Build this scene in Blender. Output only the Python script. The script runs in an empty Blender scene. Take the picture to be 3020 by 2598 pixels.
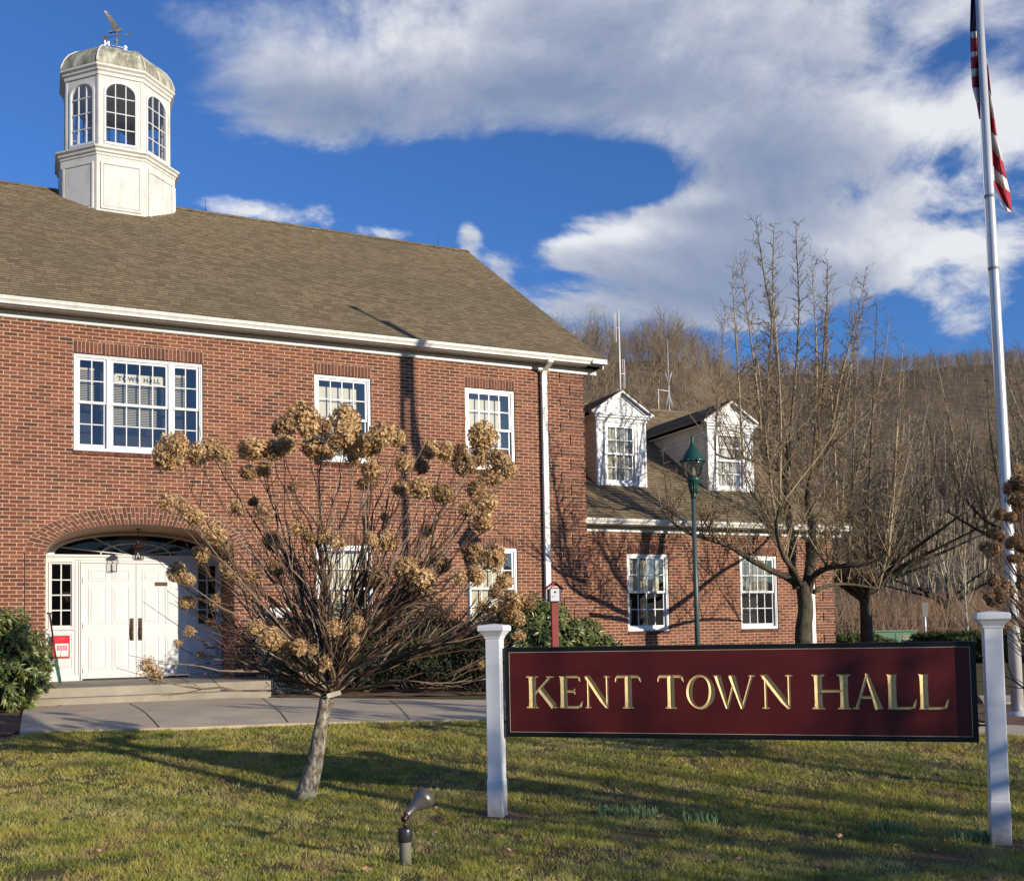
import bpy, bmesh, math, random
import numpy as np
from mathutils import Vector, Matrix, Quaternion
random.seed(7); np.random.seed(7)
R = math.radians
SC = bpy.context.scene
COL = SC.collection

# ------------------------------------------------------------------ camera
CF = 3030.0; CX = 1510.0; CY = 1716.0; EZ = 1.55
_p = math.atan(146/CF); _r = .019
_F = Vector((0, math.cos(_p), math.sin(_p))); _U0 = Vector((0, -math.sin(_p), math.cos(_p))); _R0 = Vector((1, 0, 0))
_R = math.cos(_r)*_R0 - math.sin(_r)*_U0; _U = math.cos(_r)*_U0 + math.sin(_r)*_R0
cd = bpy.data.cameras.new('camera'); cam = bpy.data.objects.new('camera', cd); COL.objects.link(cam)
m = Matrix((( _R.x, _U.x, -_F.x, 0), (_R.y, _U.y, -_F.y, 0), (_R.z, _U.z, -_F.z, EZ), (0, 0, 0, 1)))
cam.matrix_world = m
cd.sensor_fit = 'HORIZONTAL'; cd.sensor_width = 36; cd.lens = 36*CF/3020; cd.shift_y = (CY-1299)/3020; cd.shift_x = 0
cd.clip_end = 3000; cd.clip_start = .05
SC.camera = cam

def at(px, py, Y):
    "a point of the photograph at depth Y metres"
    d = _F + _R*((px-CX)/CF) + _U*((CY-py)/CF)
    k = Y/d.y
    return Vector((d.x*k, Y, EZ+d.z*k))

TH = R(24.8); BU = Vector((math.cos(TH), math.sin(TH), 0)); BN = Vector((math.sin(TH), -math.cos(TH), 0)); BP = Vector((0, 21.2, 0))
def bw(t, y, z):
    "building coordinates (along the front, into the building, up) to world"
    return BP + BU*t - BN*y + Vector((0, 0, z))

def sstep(a, b, x):
    t = min(1, max(0, (x-a)/(b-a))); return t*t*(3-2*t)
def g(X, Y):
    "height of the ground"
    z = .44*sstep(8.3, 14.8, Y) - .018*max(-4, min(6, X))
    return z
HILL = [(-80, 58), (-20, 66), (14, 80), (40, 96), (70, 120), (120, 135), (200, 150)]
def hillz(X, Y):
    z = g(X, Y)
    if Y > 45:
        a = X/Y
        # near spur to the left, farther ridge to the right
        spur = 54*sstep(70, 235, Y)*(1-sstep(.17, .34, a))
        far = 106*sstep(110, 470, Y)*(1+.02*math.cos(a*14))
        low = 5*sstep(50, 110, Y)
        z += low + max(spur, far*1.0) + 1.6*math.sin(X*.05)*math.sin(Y*.043)*sstep(60, 120, Y)
    return z

# ------------------------------------------------------------------ object helpers
def tag(o, label=None, cat=None, group=None, kind=None):
    if label: o['label'] = label
    if cat: o['category'] = cat
    if group: o['group'] = group
    if kind: o['kind'] = kind
    return o
def empty(name, loc=(0, 0, 0), rz=0, label=None, cat=None, group=None):
    o = bpy.data.objects.new(name, None); COL.objects.link(o); o.location = loc; o.rotation_euler = (0, 0, rz)
    o.empty_display_size = .1
    return tag(o, label, cat, group)
def copy_tree(o, parent=None):
    c = o.copy(); COL.objects.link(c); c.parent = parent
    for ch in o.children: copy_tree(ch, c)
    return c

class MB:
    def __init__(s): s.V = []; s.F = []; s.M = []; s.S = []; s.A = []
    def add(s, V, F, mi=0, smooth=False, a=None):
        b = len(s.V); s.V.extend([tuple(v) for v in V])
        for f in F:
            s.F.append(tuple(i+b for i in f)); s.M.append(mi); s.S.append(smooth)
            s.A.append(random.random() if a is None else a)
        return s
    def box(s, x0, x1, y0, y1, z0, z1, mi=0, a=None):
        if x0 > x1: x0, x1 = x1, x0
        if y0 > y1: y0, y1 = y1, y0
        if z0 > z1: z0, z1 = z1, z0
        if a is None: a = random.random()
        V = [(x0,y0,z0),(x1,y0,z0),(x1,y1,z0),(x0,y1,z0),(x0,y0,z1),(x1,y0,z1),(x1,y1,z1),(x0,y1,z1)]
        return s.add(V, [(0,3,2,1),(4,5,6,7),(0,1,5,4),(1,2,6,5),(2,3,7,6),(3,0,4,7)], mi, False, a)
    def hexa(s, V8, mi=0, a=None):
        return s.add(V8, [(0,3,2,1),(4,5,6,7),(0,1,5,4),(1,2,6,5),(2,3,7,6),(3,0,4,7)], mi, False, random.random() if a is None else a)
    def quad(s, a, b, c, d, mi=0, at_=None): return s.add([a, b, c, d], [(0,1,2,3)], mi, False, at_)
    def poly(s, pts, mi=0): return s.add(pts, [tuple(range(len(pts)))], mi)
    def tube(s, pts, rad, n=6, mi=0, cap=True, smooth=True, a=None):
        P = [Vector(p) for p in pts]; k = len(P)
        if not hasattr(rad, '__len__'): rad = [rad]*k
        if a is None: a = random.random()
        d0 = (P[-1]-P[0])
        if d0.length < 1e-6: d0 = Vector((0, 0, 1))
        d0.normalize()
        ref = Vector((1, 0, 0)) if abs(d0.x) < .7 else Vector((0, 1, 0))
        V = []
        for i in range(k):
            d = (P[min(i+1, k-1)]-P[max(i-1, 0)])
            if d.length < 1e-9: d = d0
            d = d.normalized()
            u = ref.cross(d)
            if u.length < 1e-3: u = Vector((0, 0, 1)).cross(d)
            u.normalize(); v = d.cross(u)
            for j in range(n):
                t = 2*math.pi*j/n
                V.append(P[i]+(u*math.cos(t)+v*math.sin(t))*rad[i])
        F = [(i*n+j, i*n+(j+1) % n, (i+1)*n+(j+1) % n, (i+1)*n+j) for i in range(k-1) for j in range(n)]
        if cap and n > 3: F += [tuple(range(n))[::-1], tuple((k-1)*n+j for j in range(n))]
        return s.add(V, F, mi, smooth, a)
    def lathe(s, prof, n=24, mi=0, c=(0, 0, 0), smooth=True, rot=0, M=None):
        "profile [(r,z)] turned about z at c"
        V = []
        for r_, z_ in prof:
            for j in range(n):
                t = 2*math.pi*j/n+rot; p = Vector((r_*math.cos(t), r_*math.sin(t), z_))
                if M is not None: p = M @ p
                V.append(p+Vector(c))
        k = len(prof)
        F = [(i*n+j, i*n+(j+1) % n, (i+1)*n+(j+1) % n, (i+1)*n+j) for i in range(k-1) for j in range(n)]
        F += [tuple(range(n))[::-1], tuple((k-1)*n+j for j in range(n))]
        return s.add(V, F, mi, smooth)
    def extrude_x(s, prof, x0, x1, mi=0):
        "closed (y,z) profile run along x"
        n = len(prof)
        V = [(x0, y, z) for y, z in prof]+[(x1, y, z) for y, z in prof]
        F = [(i, (i+1) % n, n+(i+1) % n, n+i) for i in range(n)]+[tuple(range(n))[::-1], tuple(range(n, 2*n))]
        return s.add(V, F, mi)
    def extrude_y(s, prof, y0, y1, mi=0):
        "closed (x,z) profile run along y"
        n = len(prof)
        V = [(x, y0, z) for x, z in prof]+[(x, y1, z) for x, z in prof]
        F = [(i, (i+1) % n, n+(i+1) % n, n+i) for i in range(n)]+[tuple(range(n))[::-1], tuple(range(n, 2*n))]
        return s.add(V, F, mi)
    def merge(s, o, M=None):
        b = len(s.V)
        s.V.extend([tuple(M @ Vector(v)) for v in o.V] if M is not None else o.V)
        s.F.extend([tuple(i+b for i in f) for f in o.F]); s.M.extend(o.M); s.S.extend(o.S); s.A.extend(o.A)
        return s
    def mesh(s, name, mats, fix=False, bevel=0):
        me = bpy.data.meshes.new(name); me.from_pydata(s.V, [], s.F)
        for mt in (mats if isinstance(mats, (list, tuple)) else [mats]): me.materials.append(mt)
        me.polygons.foreach_set('material_index', s.M); me.polygons.foreach_set('use_smooth', s.S)
        at_ = me.attributes.new('rnd', 'FLOAT', 'FACE'); at_.data.foreach_set('value', s.A)
        me.update()
        if fix:
            bm = bmesh.new(); bm.from_mesh(me); bmesh.ops.recalc_face_normals(bm, faces=bm.faces); bm.to_mesh(me); bm.free()
        return me
    def build(s, name, mats, parent=None, loc=None, fix=True, bevel=0):
        o = bpy.data.objects.new(name, s.mesh(name, mats, fix)); COL.objects.link(o)
        if parent: o.parent = parent
        if loc is not None: o.location = loc
        if bevel:
            md = o.modifiers.new('bevel', 'BEVEL'); md.width = bevel; md.segments = 2; md.limit_method = 'ANGLE'; md.angle_limit = R(40)
        return o

def np_obj(name, V, F, mats, rnd=None, parent=None, smooth=False, mi=None):
    me = bpy.data.meshes.new(name); V = np.asarray(V, dtype=np.float32); F = np.asarray(F, dtype=np.int32)
    n, k = F.shape
    me.vertices.add(len(V)); me.vertices.foreach_set('co', V.ravel())
    me.loops.add(n*k); me.loops.foreach_set('vertex_index', F.ravel())
    me.polygons.add(n); me.polygons.foreach_set('loop_start', np.arange(0, n*k, k, dtype=np.int32))
    try: me.polygons.foreach_set('loop_total', np.full(n, k, dtype=np.int32))
    except Exception: pass
    for mt in (mats if isinstance(mats, (list, tuple)) else [mats]): me.materials.append(mt)
    if mi is not None: me.polygons.foreach_set('material_index', np.asarray(mi, dtype=np.int32))
    me.polygons.foreach_set('use_smooth', np.full(n, smooth))
    if rnd is not None:
        a = me.attributes.new('rnd', 'FLOAT', 'FACE'); a.data.foreach_set('value', np.asarray(rnd, dtype=np.float32))
    me.update(calc_edges=True)
    o = bpy.data.objects.new(name, me); COL.objects.link(o)
    if parent: o.parent = parent
    return o

# ------------------------------------------------------------------ material helpers
class NT:
    def __init__(s, name):
        s.m = bpy.data.materials.new(name); s.m.use_nodes = True; s.t = s.m.node_tree
        s.b = s.t.nodes['Principled BSDF']; s.out = s.t.nodes['Material Output']
    def n(s, ty, **kw):
        nd = s.t.nodes.new(ty)
        for k, v in kw.items(): setattr(nd, k, v)
        return nd
    def l(s, a, b): s.t.links.new(a, b)
    def math(s, op, a, b=None, c=None):
        nd = s.n('ShaderNodeMath', operation=op)
        for i, v in enumerate((a, b, c)):
            if v is None: continue
            if isinstance(v, (int, float)): nd.inputs[i].default_value = v
            else: s.l(v, nd.inputs[i])
        return nd.outputs[0]
    def ramp(s, fac, stops, interp='LINEAR'):
        nd = s.n('ShaderNodeValToRGB'); nd.color_ramp.interpolation = interp
        e = nd.color_ramp.elements
        while len(e) < len(stops): e.new(.5)
        for i, (p, c) in enumerate(stops): e[i].position = p; e[i].color = (*c, 1) if len(c) == 3 else c
        s.l(fac, nd.inputs[0]); return nd.outputs[0]
    def mix(s, fac, a, b, bt='MIX'):
        nd = s.n('ShaderNodeMix', data_type='RGBA', blend_type=bt)
        for i, v in ((0, fac), (6, a), (7, b)):
            if isinstance(v, (int, float)): nd.inputs[i].default_value = v
            elif isinstance(v, tuple): nd.inputs[i].default_value = (*v, 1) if len(v) == 3 else v
            else: s.l(v, nd.inputs[i])
        return nd.outputs[2]
    def noise(s, scale, detail=4, rough=.55, vec=None, out=0, dist=0):
        nd = s.n('ShaderNodeTexNoise'); nd.inputs['Scale'].default_value = scale; nd.inputs['Detail'].default_value = detail
        nd.inputs['Roughness'].default_value = rough; nd.inputs['Distortion'].default_value = dist
        if vec is not None: s.l(vec, nd.inputs['Vector'])
        return nd.outputs[out]
    def obj(s): return s.n('ShaderNodeTexCoord').outputs['Object']
    def attr(s, nm='rnd'):
        nd = s.n('ShaderNodeAttribute'); nd.attribute_name = nm; return nd.outputs['Fac']
    def bump(s, h, strength=.3, dist=.01):
        nd = s.n('ShaderNodeBump'); nd.inputs['Strength'].default_value = strength; nd.inputs['Distance'].default_value = dist
        s.l(h, nd.inputs['Height']); s.l(nd.outputs[0], s.b.inputs['Normal'])
    def col(s, c):
        if isinstance(c, tuple): s.b.inputs['Base Color'].default_value = (*c, 1)
        else: s.l(c, s.b.inputs['Base Color'])
    def rough(s, v): s.b.inputs['Roughness'].default_value = v

def simple(name, c, rough=.6, c2=None, scale=6, metal=0, bump=0, bscale=40, detail=5, spec=None):
    t = NT(name); t.rough(rough); t.b.inputs['Metallic'].default_value = metal
    if c2 is None: c2 = tuple(x*.85 for x in c)
    co = t.obj(); f = t.noise(scale, detail, vec=co)
    t.col(t.ramp(f, [(.3, c), (.7, c2)]))
    if bump: t.bump(t.noise(bscale, 3, vec=co), bump, .01)
    if spec is not None: t.b.inputs['Specular IOR Level'].default_value = spec
    return t.m
def byface(name, stops, rough=.7, nscale=None, ncol=None, spec=.3, trans=0, bump=0):
    "colour varies from piece to piece through the face attribute"
    t = NT(name); t.rough(rough); t.b.inputs['Specular IOR Level'].default_value = spec
    c = t.ramp(t.attr(), stops)
    if nscale:
        f = t.noise(nscale, 4, vec=t.obj()); c = t.mix(t.ramp(f, [(.42, (0,0,0)), (.62, (1,1,1))]), c, ncol)
    t.col(c)
    if bump: t.bump(t.noise(60, 3, vec=t.obj()), bump, .01)
    if trans:
        tr = t.n('ShaderNodeBsdfTranslucent'); t.l(c, tr.inputs[0]); mx = t.n('ShaderNodeMixShader'); mx.inputs[0].default_value = trans
        t.l(t.b.outputs[0], mx.inputs[1]); t.l(tr.outputs[0], mx.inputs[2]); t.l(mx.outputs[0], t.out.inputs[0])
    return t.m

BW = .2170; BH = .0667
def brick_mat(name):
    t = NT(name); t.rough(.85); t.b.inputs['Specular IOR Level'].default_value = .25
    co = t.obj(); sp = t.n('ShaderNodeSeparateXYZ'); t.l(co, sp.inputs[0])
    u = t.math('ADD', sp.outputs[0], sp.outputs[1]); v = sp.outputs[2]
    rv = t.math('DIVIDE', v, BH); row = t.math('FLOOR', rv); fz = t.math('FRACT', rv)
    sh = t.math('MULTIPLY', t.math('MODULO', t.math('ADD', row, 1000), 2), .5)
    jit = t.n('ShaderNodeTexWhiteNoise', noise_dimensions='1D'); t.l(row, jit.inputs['W'])
    ru = t.math('ADD', t.math('ADD', t.math('DIVIDE', u, BW), sh), t.math('MULTIPLY', jit.outputs['Value'], .07))
    ru = t.math('ADD', ru, 500)
    colm = t.math('FLOOR', ru); fx = t.math('FRACT', ru)
    wob = t.math('MULTIPLY', t.math('SUBTRACT', t.noise(30, 2, vec=co), .5), .06)
    mx = t.math('LESS_THAN', t.math('ADD', fx, t.math('MULTIPLY', wob, .5)), .060); mz = t.math('LESS_THAN', t.math('ADD', fz, wob), .172)
    mort = t.math('MAXIMUM', mx, mz)
    cv = t.n('ShaderNodeCombineXYZ'); t.l(row, cv.inputs[0]); t.l(colm, cv.inputs[1])
    wn = t.n('ShaderNodeTexWhiteNoise', noise_dimensions='2D'); t.l(cv.outputs[0], wn.inputs['Vector'])
    c = t.ramp(wn.outputs['Value'], [(0, (.065, .029, .021)), (.08, (.105, .038, .024)), (.35, (.165, .050, .027)), (.7, (.212, .068, .034)), (.93, (.27, .10, .05)), (1, (.14, .065, .042))])
    f = t.noise(45, 4, vec=co); c = t.mix(t.math('MULTIPLY', f, .35), c, (.07, .03, .022))
    big = t.noise(.7, 3, vec=co); c = t.mix(t.ramp(big, [(.4, (0, 0, 0)), (.75, (.28, .28, .28))]), c, (.26, .11, .06))
    mc = t.mix(t.noise(25, 3, vec=co), (.62, .46, .33), (.43, .31, .22))
    st_ = t.noise(1.9, 6, .7, vec=co, dist=.5); mc = t.mix(t.ramp(st_, [(.45, (0, 0, 0)), (.7, (.45, .45, .45))]), mc, (.28, .19, .13))
    c = t.mix(mort, c, mc); c = t.mix(t.ramp(st_, [(.52, (0, 0, 0)), (.72, (.35, .35, .35))]), c, (.10, .05, .035)); t.col(c)
    h = t.math('ADD', t.math('SUBTRACT', 1, mort), t.math('MULTIPLY', f, .4)); t.bump(h, .6, .006)
    return t.m
def shingle_mat(name, slope, ex=.14, z0=0, tones=((.19,.142,.082), (.305,.234,.142))):
    t = NT(name); t.rough(.95); t.b.inputs['Specular IOR Level'].default_value = .15
    co = t.obj(); sp = t.n('ShaderNodeSeparateXYZ'); t.l(co, sp.inputs[0])
    u = t.math('ADD', sp.outputs[0], t.math('MULTIPLY', sp.outputs[1], .01)); dz = ex*math.sin(math.atan(slope))
    rv = t.math('DIVIDE', t.math('SUBTRACT', sp.outputs[2], z0), dz); row = t.math('FLOOR', rv)
    jit = t.n('ShaderNodeTexWhiteNoise', noise_dimensions='1D'); t.l(row, jit.inputs['W'])
    ru = t.math('ADD', t.math('DIVIDE', u, .19), t.math('MULTIPLY', jit.outputs['Value'], 7.3)); ru = t.math('ADD', ru, t.math('MULTIPLY', t.noise(3, 1, vec=co), .8))
    colm = t.math('FLOOR', ru); fx = t.math('FRACT', ru)
    cv = t.n('ShaderNodeCombineXYZ'); t.l(row, cv.inputs[0]); t.l(colm, cv.inputs[1])
    wn = t.n('ShaderNodeTexWhiteNoise', noise_dimensions='2D'); t.l(cv.outputs[0], wn.inputs['Vector'])
    a, b = tones
    c = t.ramp(wn.outputs['Value'], [(0, a), (.3, tuple(x*.55+y*.45 for x, y in zip(a, b))), (.75, b), (1, tuple(x*1.13 for x in b))])
    c = t.mix(t.math('LESS_THAN', t.math('FRACT', rv), .16), c, tuple(x*.45 for x in a))  # shade along each course's lower edge, painted into the colour
    c = t.mix(t.math('LESS_THAN', fx, .05), c, tuple(x*.5 for x in a))
    c = t.mix(t.math('MULTIPLY', t.noise(160, 3, vec=co), .5), c, tuple(x*.6 for x in a))
    big = t.noise(.5, 4, vec=co); c = t.mix(t.ramp(big, [(.45, (0, 0, 0)), (.7, (.3, .3, .3))]), c, (.10, .10, .07))
    t.col(c); t.bump(t.noise(220, 2, vec=co), .5, .004)
    return t.m
def glass_mat(name, refl=.14, tint=(1, 1, 1), fk=.6):
    t = NT(name); t.t.nodes.remove(t.b)
    tr = t.n('ShaderNodeBsdfTransparent'); tr.inputs[0].default_value = (*[.86*x for x in tint], 1)
    gl = t.n('ShaderNodeBsdfGlossy'); gl.inputs['Roughness'].default_value = .015; gl.inputs[0].default_value = (.95, .97, 1, 1)
    fr = t.n('ShaderNodeLayerWeight'); fr.inputs[0].default_value = .25
    f = t.math('ADD', t.math('MULTIPLY', fr.outputs['Fresnel'], fk), refl)
    co = t.obj(); nb = t.n('ShaderNodeBump'); nb.inputs['Strength'].default_value = .15; nb.inputs['Distance'].default_value = .02
    t.l(t.noise(2.2, 1, vec=co), nb.inputs['Height']); t.l(nb.outputs[0], gl.inputs['Normal'])
    mx = t.n('ShaderNodeMixShader'); t.l(f, mx.inputs[0]); t.l(tr.outputs[0], mx.inputs[1]); t.l(gl.outputs[0], mx.inputs[2])
    t.l(mx.outputs[0], t.out.inputs[0]); return t.m
def streak_white(name, dirt=(.30, .27, .20), amt=.35, base=(.63, .615, .575)):
    "white paint with grey weather streaks running down"
    t = NT(name); t.rough(.5)
    co = t.obj(); mp = t.n('ShaderNodeMapping'); mp.inputs['Scale'].default_value = (9, 9, 1.1); t.l(co, mp.inputs[0])
    f = t.noise(1, 5, .6, vec=mp.outputs[0]); f2 = t.noise(2.2, 4, vec=co)
    k = t.math('MULTIPLY', t.math('MULTIPLY', f, f2), 4*amt)
    k = t.ramp(k, [(.38*4*amt*.62, (0, 0, 0)), (min(1, .38*4*amt*1.25), (1, 1, 1))])
    t.col(t.mix(t.math('MULTIPLY', k, .55), base, dirt)); t.bump(t.noise(50, 2, vec=co), .08, .004)
    return t.m
MT = {}
MT['brick'] = brick_mat('red_brick')
MT['mortar'] = simple('mortar', (.58, .44, .32), .9, (.44, .33, .24), 20, bump=.2)
MT['brick_unit'] = byface('single_brick', [(0, (.08, .036, .027)), (.3, (.15, .055, .033)), (.7, (.20, .074, .043)), (1, (.24, .095, .055))], .85, 30, (.10, .038, .026), bump=.3)
MT['white'] = simple('white_paint', (.64, .65, .655), .45, (.59, .60, .605), 3, bump=.05)
MT['vinyl'] = simple('white_vinyl', (.70, .71, .72), .35, (.65, .66, .68), 2)
MT['white_old'] = streak_white('weathered_white_paint', amt=.30)
MT['white_gut'] = streak_white('gutter_white', amt=.22, base=(.76, .76, .72), dirt=(.42, .39, .32))
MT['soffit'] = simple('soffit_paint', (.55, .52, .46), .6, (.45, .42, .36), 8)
MT['glass'] = glass_mat('window_glass', .085, fk=.45)
MT['glass_clear'] = glass_mat('clear_glass', .02, fk=.12)
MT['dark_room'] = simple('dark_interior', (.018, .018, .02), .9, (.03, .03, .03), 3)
MT['blind'] = simple('cream_blind', (.72, .69, .52), .6, (.66, .62, .46), 4)
MT['curtain'] = simple('cream_curtain', (.78, .74, .60), .8, (.66, .62, .48), 12)
MT['black'] = simple('black_metal', (.012, .012, .013), .4, (.02, .02, .02), 10)
MT['darkline'] = simple('dark_joint', (.035, .025, .02), .9)
MT['bronze'] = simple('bronze_metal', (.10, .055, .035), .38, (.06, .035, .025), 20, metal=.7)
MT['concrete'] = None
# ------------------------------------------------------------------ more materials
def concrete_mat(name, a=(.40, .355, .27), b=(.27, .235, .175)):
    t = NT(name); t.rough(.9); co = t.obj()
    f = t.noise(1.6, 6, .6, vec=co); f2 = t.noise(90, 3, vec=co)
    c = t.ramp(f, [(.35, a), (.65, b)]); c = t.mix(t.math('MULTIPLY', f2, .35), c, (.16, .145, .11))
    v = t.n('ShaderNodeTexVoronoi'); v.inputs['Scale'].default_value = 60; t.l(co, v.inputs['Vector'])
    c = t.mix(t.math('MULTIPLY', t.math('LESS_THAN', v.outputs['Distance'], .16), .35), c, (.5, .47, .4))
    t.col(c); t.bump(t.math('ADD', f2, t.math('MULTIPLY', t.noise(12, 4, vec=co), 1.2)), .35, .006); return t.m
MT['concrete'] = concrete_mat('old_concrete')
MT['walk'] = concrete_mat('walk_concrete', (.70, .58, .40), (.55, .45, .31))

SLOPE = .662; ang = math.atan(SLOPE); EX = .14
ZE = 7.31
MT['shingle'] = shingle_mat('roof_shingle', SLOPE, EX, ZE)
MT['shingle_wing'] = shingle_mat('wing_roof_shingle', SLOPE, EX, 3.97)

# ------------------------------------------------------------------ the town hall
hall = empty('brick_town_hall', BP, TH, 'two-storey red brick town hall with shingle roof, white cupola and lower dormered wing', 'town hall')
X0, X1 = -16.0, 1.763
XW = 8.93; YW = .45

def wall_with_holes(mb, x0, x1, z0, z1, y, depth, holes, mi=0, arch=None):
    "front sheet of a wall with rectangular holes and reveals; arch=(cx,half,spring,rise)"
    hs = list(holes)
    xs = sorted(set([x0, x1]+[h[0] for h in hs]+[h[1] for h in hs])); zs = sorted(set([z0, z1]+[h[2] for h in hs]+[h[3] for h in hs]))
    def inside(cx, cz): return any(h[0] < cx < h[1] and h[2] < cz < h[3] for h in hs)
    for i in range(len(xs)-1):
        j = 0
        while j < len(zs)-1:
            if inside((xs[i]+xs[i+1])/2, (zs[j]+zs[j+1])/2): j += 1; continue
            k = j
            while k+1 < len(zs)-1 and not inside((xs[i]+xs[i+1])/2, (zs[k+1]+zs[k+2])/2): k += 1
            mb.quad((xs[i], y, zs[j]), (xs[i+1], y, zs[j]), (xs[i+1], y, zs[k+1]), (xs[i], y, zs[k+1]), mi)
            j = k+1
    for a, b, c, d in hs:
        if arch and abs(a-(arch[0]-arch[1])) < 1e-6: continue
        e = y+depth
        mb.quad((a, y, c), (a, e, c), (a, e, d), (a, y, d), mi); mb.quad((b, e, c), (b, y, c), (b, y, d), (b, e, d), mi)
        mb.quad((a, y, c), (b, y, c), (b, e, c), (a, e, c), mi); mb.quad((a, e, d), (b, e, d), (b, y, d), (a, y, d), mi)

AC, AH, AS, AR = -7.195, 1.578, 3.06, .515        # entrance arch: centre, half width, spring height, rise
def arc_z(x, h=AH, r_=AR): 
    q = max(0, 1-((x-AC)/h)**2); return AS+r_*q**.5
win_u = [(-4.10, -2.97), (-.98, .135)]
openings = [(-8.345, -6.158, 4.835, 6.555)]
for a, b in win_u: openings += [(a, b, 4.87, 6.56), (a, b, 1.58, 3.275)]
# further windows left of the frame keep the front regular
for a, b in [(-11.9, -10.78), (-14.9, -13.78)]: openings += [(a, b, 4.87, 6.56), (a, b, 1.58, 3.275)]
mb = MB()
ARCH_TOP = AS+AR
wall_with_holes(mb, X0, X1, .2, 7.16, 0, .11, openings+[(AC-AH, AC+AH, .2, ARCH_TOP)], arch=(AC, AH))
N = 36
xs = [AC-AH*math.cos(math.pi*i/N) for i in range(N+1)]
for i in range(N):
    a, b = xs[i], xs[i+1]; za, zb = arc_z(a), arc_z(b)
    mb.quad((a, 0, za), (b, 0, zb), (b, 0, ARCH_TOP), (a, 0, ARCH_TOP))
# side, rear and gable walls
D = 14.4; RZ = 12.33; RY = 7.2
mb.quad((X1, 0, .2), (X1, D, .2), (X1, D, 7.16), (X1, 0, 7.16)); mb.poly([(X1, 0, 7.16), (X1, D, 7.16), (X1, RY, RZ-.14)])
mb.quad((X0, D, .2), (X0, 0, .2), (X0, 0, 7.16), (X0, D, 7.16)); mb.poly([(X0, D, 7.16), (X0, 0, 7.16), (X0, RY, RZ-.14)])
mb.quad((X1, D, .2), (X0, D, .2), (X0, D, 7.16), (X1, D, 7.16))
# porch jambs
mb.quad((AC-AH, 0, .2), (AC-AH, 1.5, .2), (AC-AH, 1.5, AS), (AC-AH, 0, AS)); mb.quad((AC+AH, 1.5, .2), (AC+AH, 0, .2), (AC+AH, 0, AS), (AC+AH, 1.5, AS))
mb.build('wall', MT['brick'], hall, fix=False)
# wing walls
wwin = [(3.04, 4.14), (6.13, 7.23)]
mb = MB(); wall_with_holes(mb, X1+.002, XW, .1, 3.82, YW, .11, [(a, b, 1.5, 3.24) for a, b in wwin])
WD = 12.15; WRY = 6.1; WZE = 3.97; WRZ = WZE+SLOPE*(WRY-.07)
mb.quad((XW, YW, .1), (XW, WD-YW, .1), (XW, WD-YW, 3.82), (XW, YW, 3.82)); mb.poly([(XW, YW, 3.82), (XW, WD-YW, 3.82), (XW, WRY, WRZ-.14)])
mb.quad((XW, WD-YW, .1), (X1, WD-YW, .1), (X1, WD-YW, 3.82), (XW, WD-YW, 3.82))
mb.build('wing_wall', MT['brick'], hall, fix=False)

# quoins
def quoins(x, y, ztop, zbot, wide=.555, nar=.325, w0=True):
    mb = MB(); z = ztop; k = 0 if w0 else 1
    while z-3*BH > zbot:
        w = wide if k % 2 == 0 else nar
        z0 = z-3*BH
        for r_ in range(3):
            zz = z0+r_*BH; xx = x-w; off = (BW*.5 if r_ % 2 else 0)
            first = True
            while xx < x-.01:
                wd = (BW*.5 if (first and r_ % 2) else BW); first = False
                e = min(x+.022, xx+wd-.0105)
                if x-e < .03: e = x+.022
                mb.box(xx, e, y-.024, y-.001, zz+.010, zz+BH-.0005, 1); xx += wd
        mb.box(x-w+.003, x+.018, y-.019, y-.0005, z0+.004, z-.001, 0)
        mb.box(x+.0005, x+.020, y-.018, y+.30, z0+.006, z-.002, 1)
        z -= 4*BH; k += 1
    return mb
quoins(X1, 0, 7.06, .4).build('quoin', [MT['mortar'], MT['brick_unit']], hall)
quoins(XW, YW, 3.73, .3).build('quoin', [MT['mortar'], MT['brick_unit']], hall)

# soldier lintels and rowlock sills, brick by brick
def soldier(x0, x1, z0, z1, y, name):
    mb = MB(); mb.box(x0-.004, x1+.004, y-.0035, y+.06, z0+.003, z1-.002, 0)
    n = max(1, round((x1-x0)/BH)); w = (x1-x0)/n
    for i in range(n):
        a = random.random(); mb.box(x0+i*w+.005, x0+(i+1)*w-.005, y-.0075, y+.05, z0+random.uniform(0, .003), z1-.008, 1, a)
    return mb.build(name, [MT['mortar'], MT['brick_unit']], hall)
for (a, b, c, d) in openings:
    soldier(a, b, d+.002, d+.218, 0, 'lintel')
    mb = MB(); n = round((b-a)/BH); w = (b-a)/n
    mb.box(a, b, -.012, .06, c-.064, c-.006, 0)
    for i in range(n): mb.box(a+i*w+.005, a+(i+1)*w-.005, -.028, .05, c-.066, c-.002, 1)
    mb.build('sill', [MT['mortar'], MT['brick_unit']], hall)
for (a, b) in wwin:
    soldier(a, b, 3.242, 3.455, YW, 'lintel')
    mb = MB(); n = round((b-a)/BH); w = (b-a)/n
    mb.box(a, b, YW-.012, YW+.06, 1.436, 1.494, 0)
    for i in range(n): mb.box(a+i*w+.005, a+(i+1)*w-.005, YW-.028, YW+.05, 1.434, 1.498, 1)
    mb.build('sill', [MT['mortar'], MT['brick_unit']], hall)
# entrance arch ring
mb = MB(); NV = 58
def ell(t, a, b): return (AC-a*math.cos(t), AS+b*math.sin(t))
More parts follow.
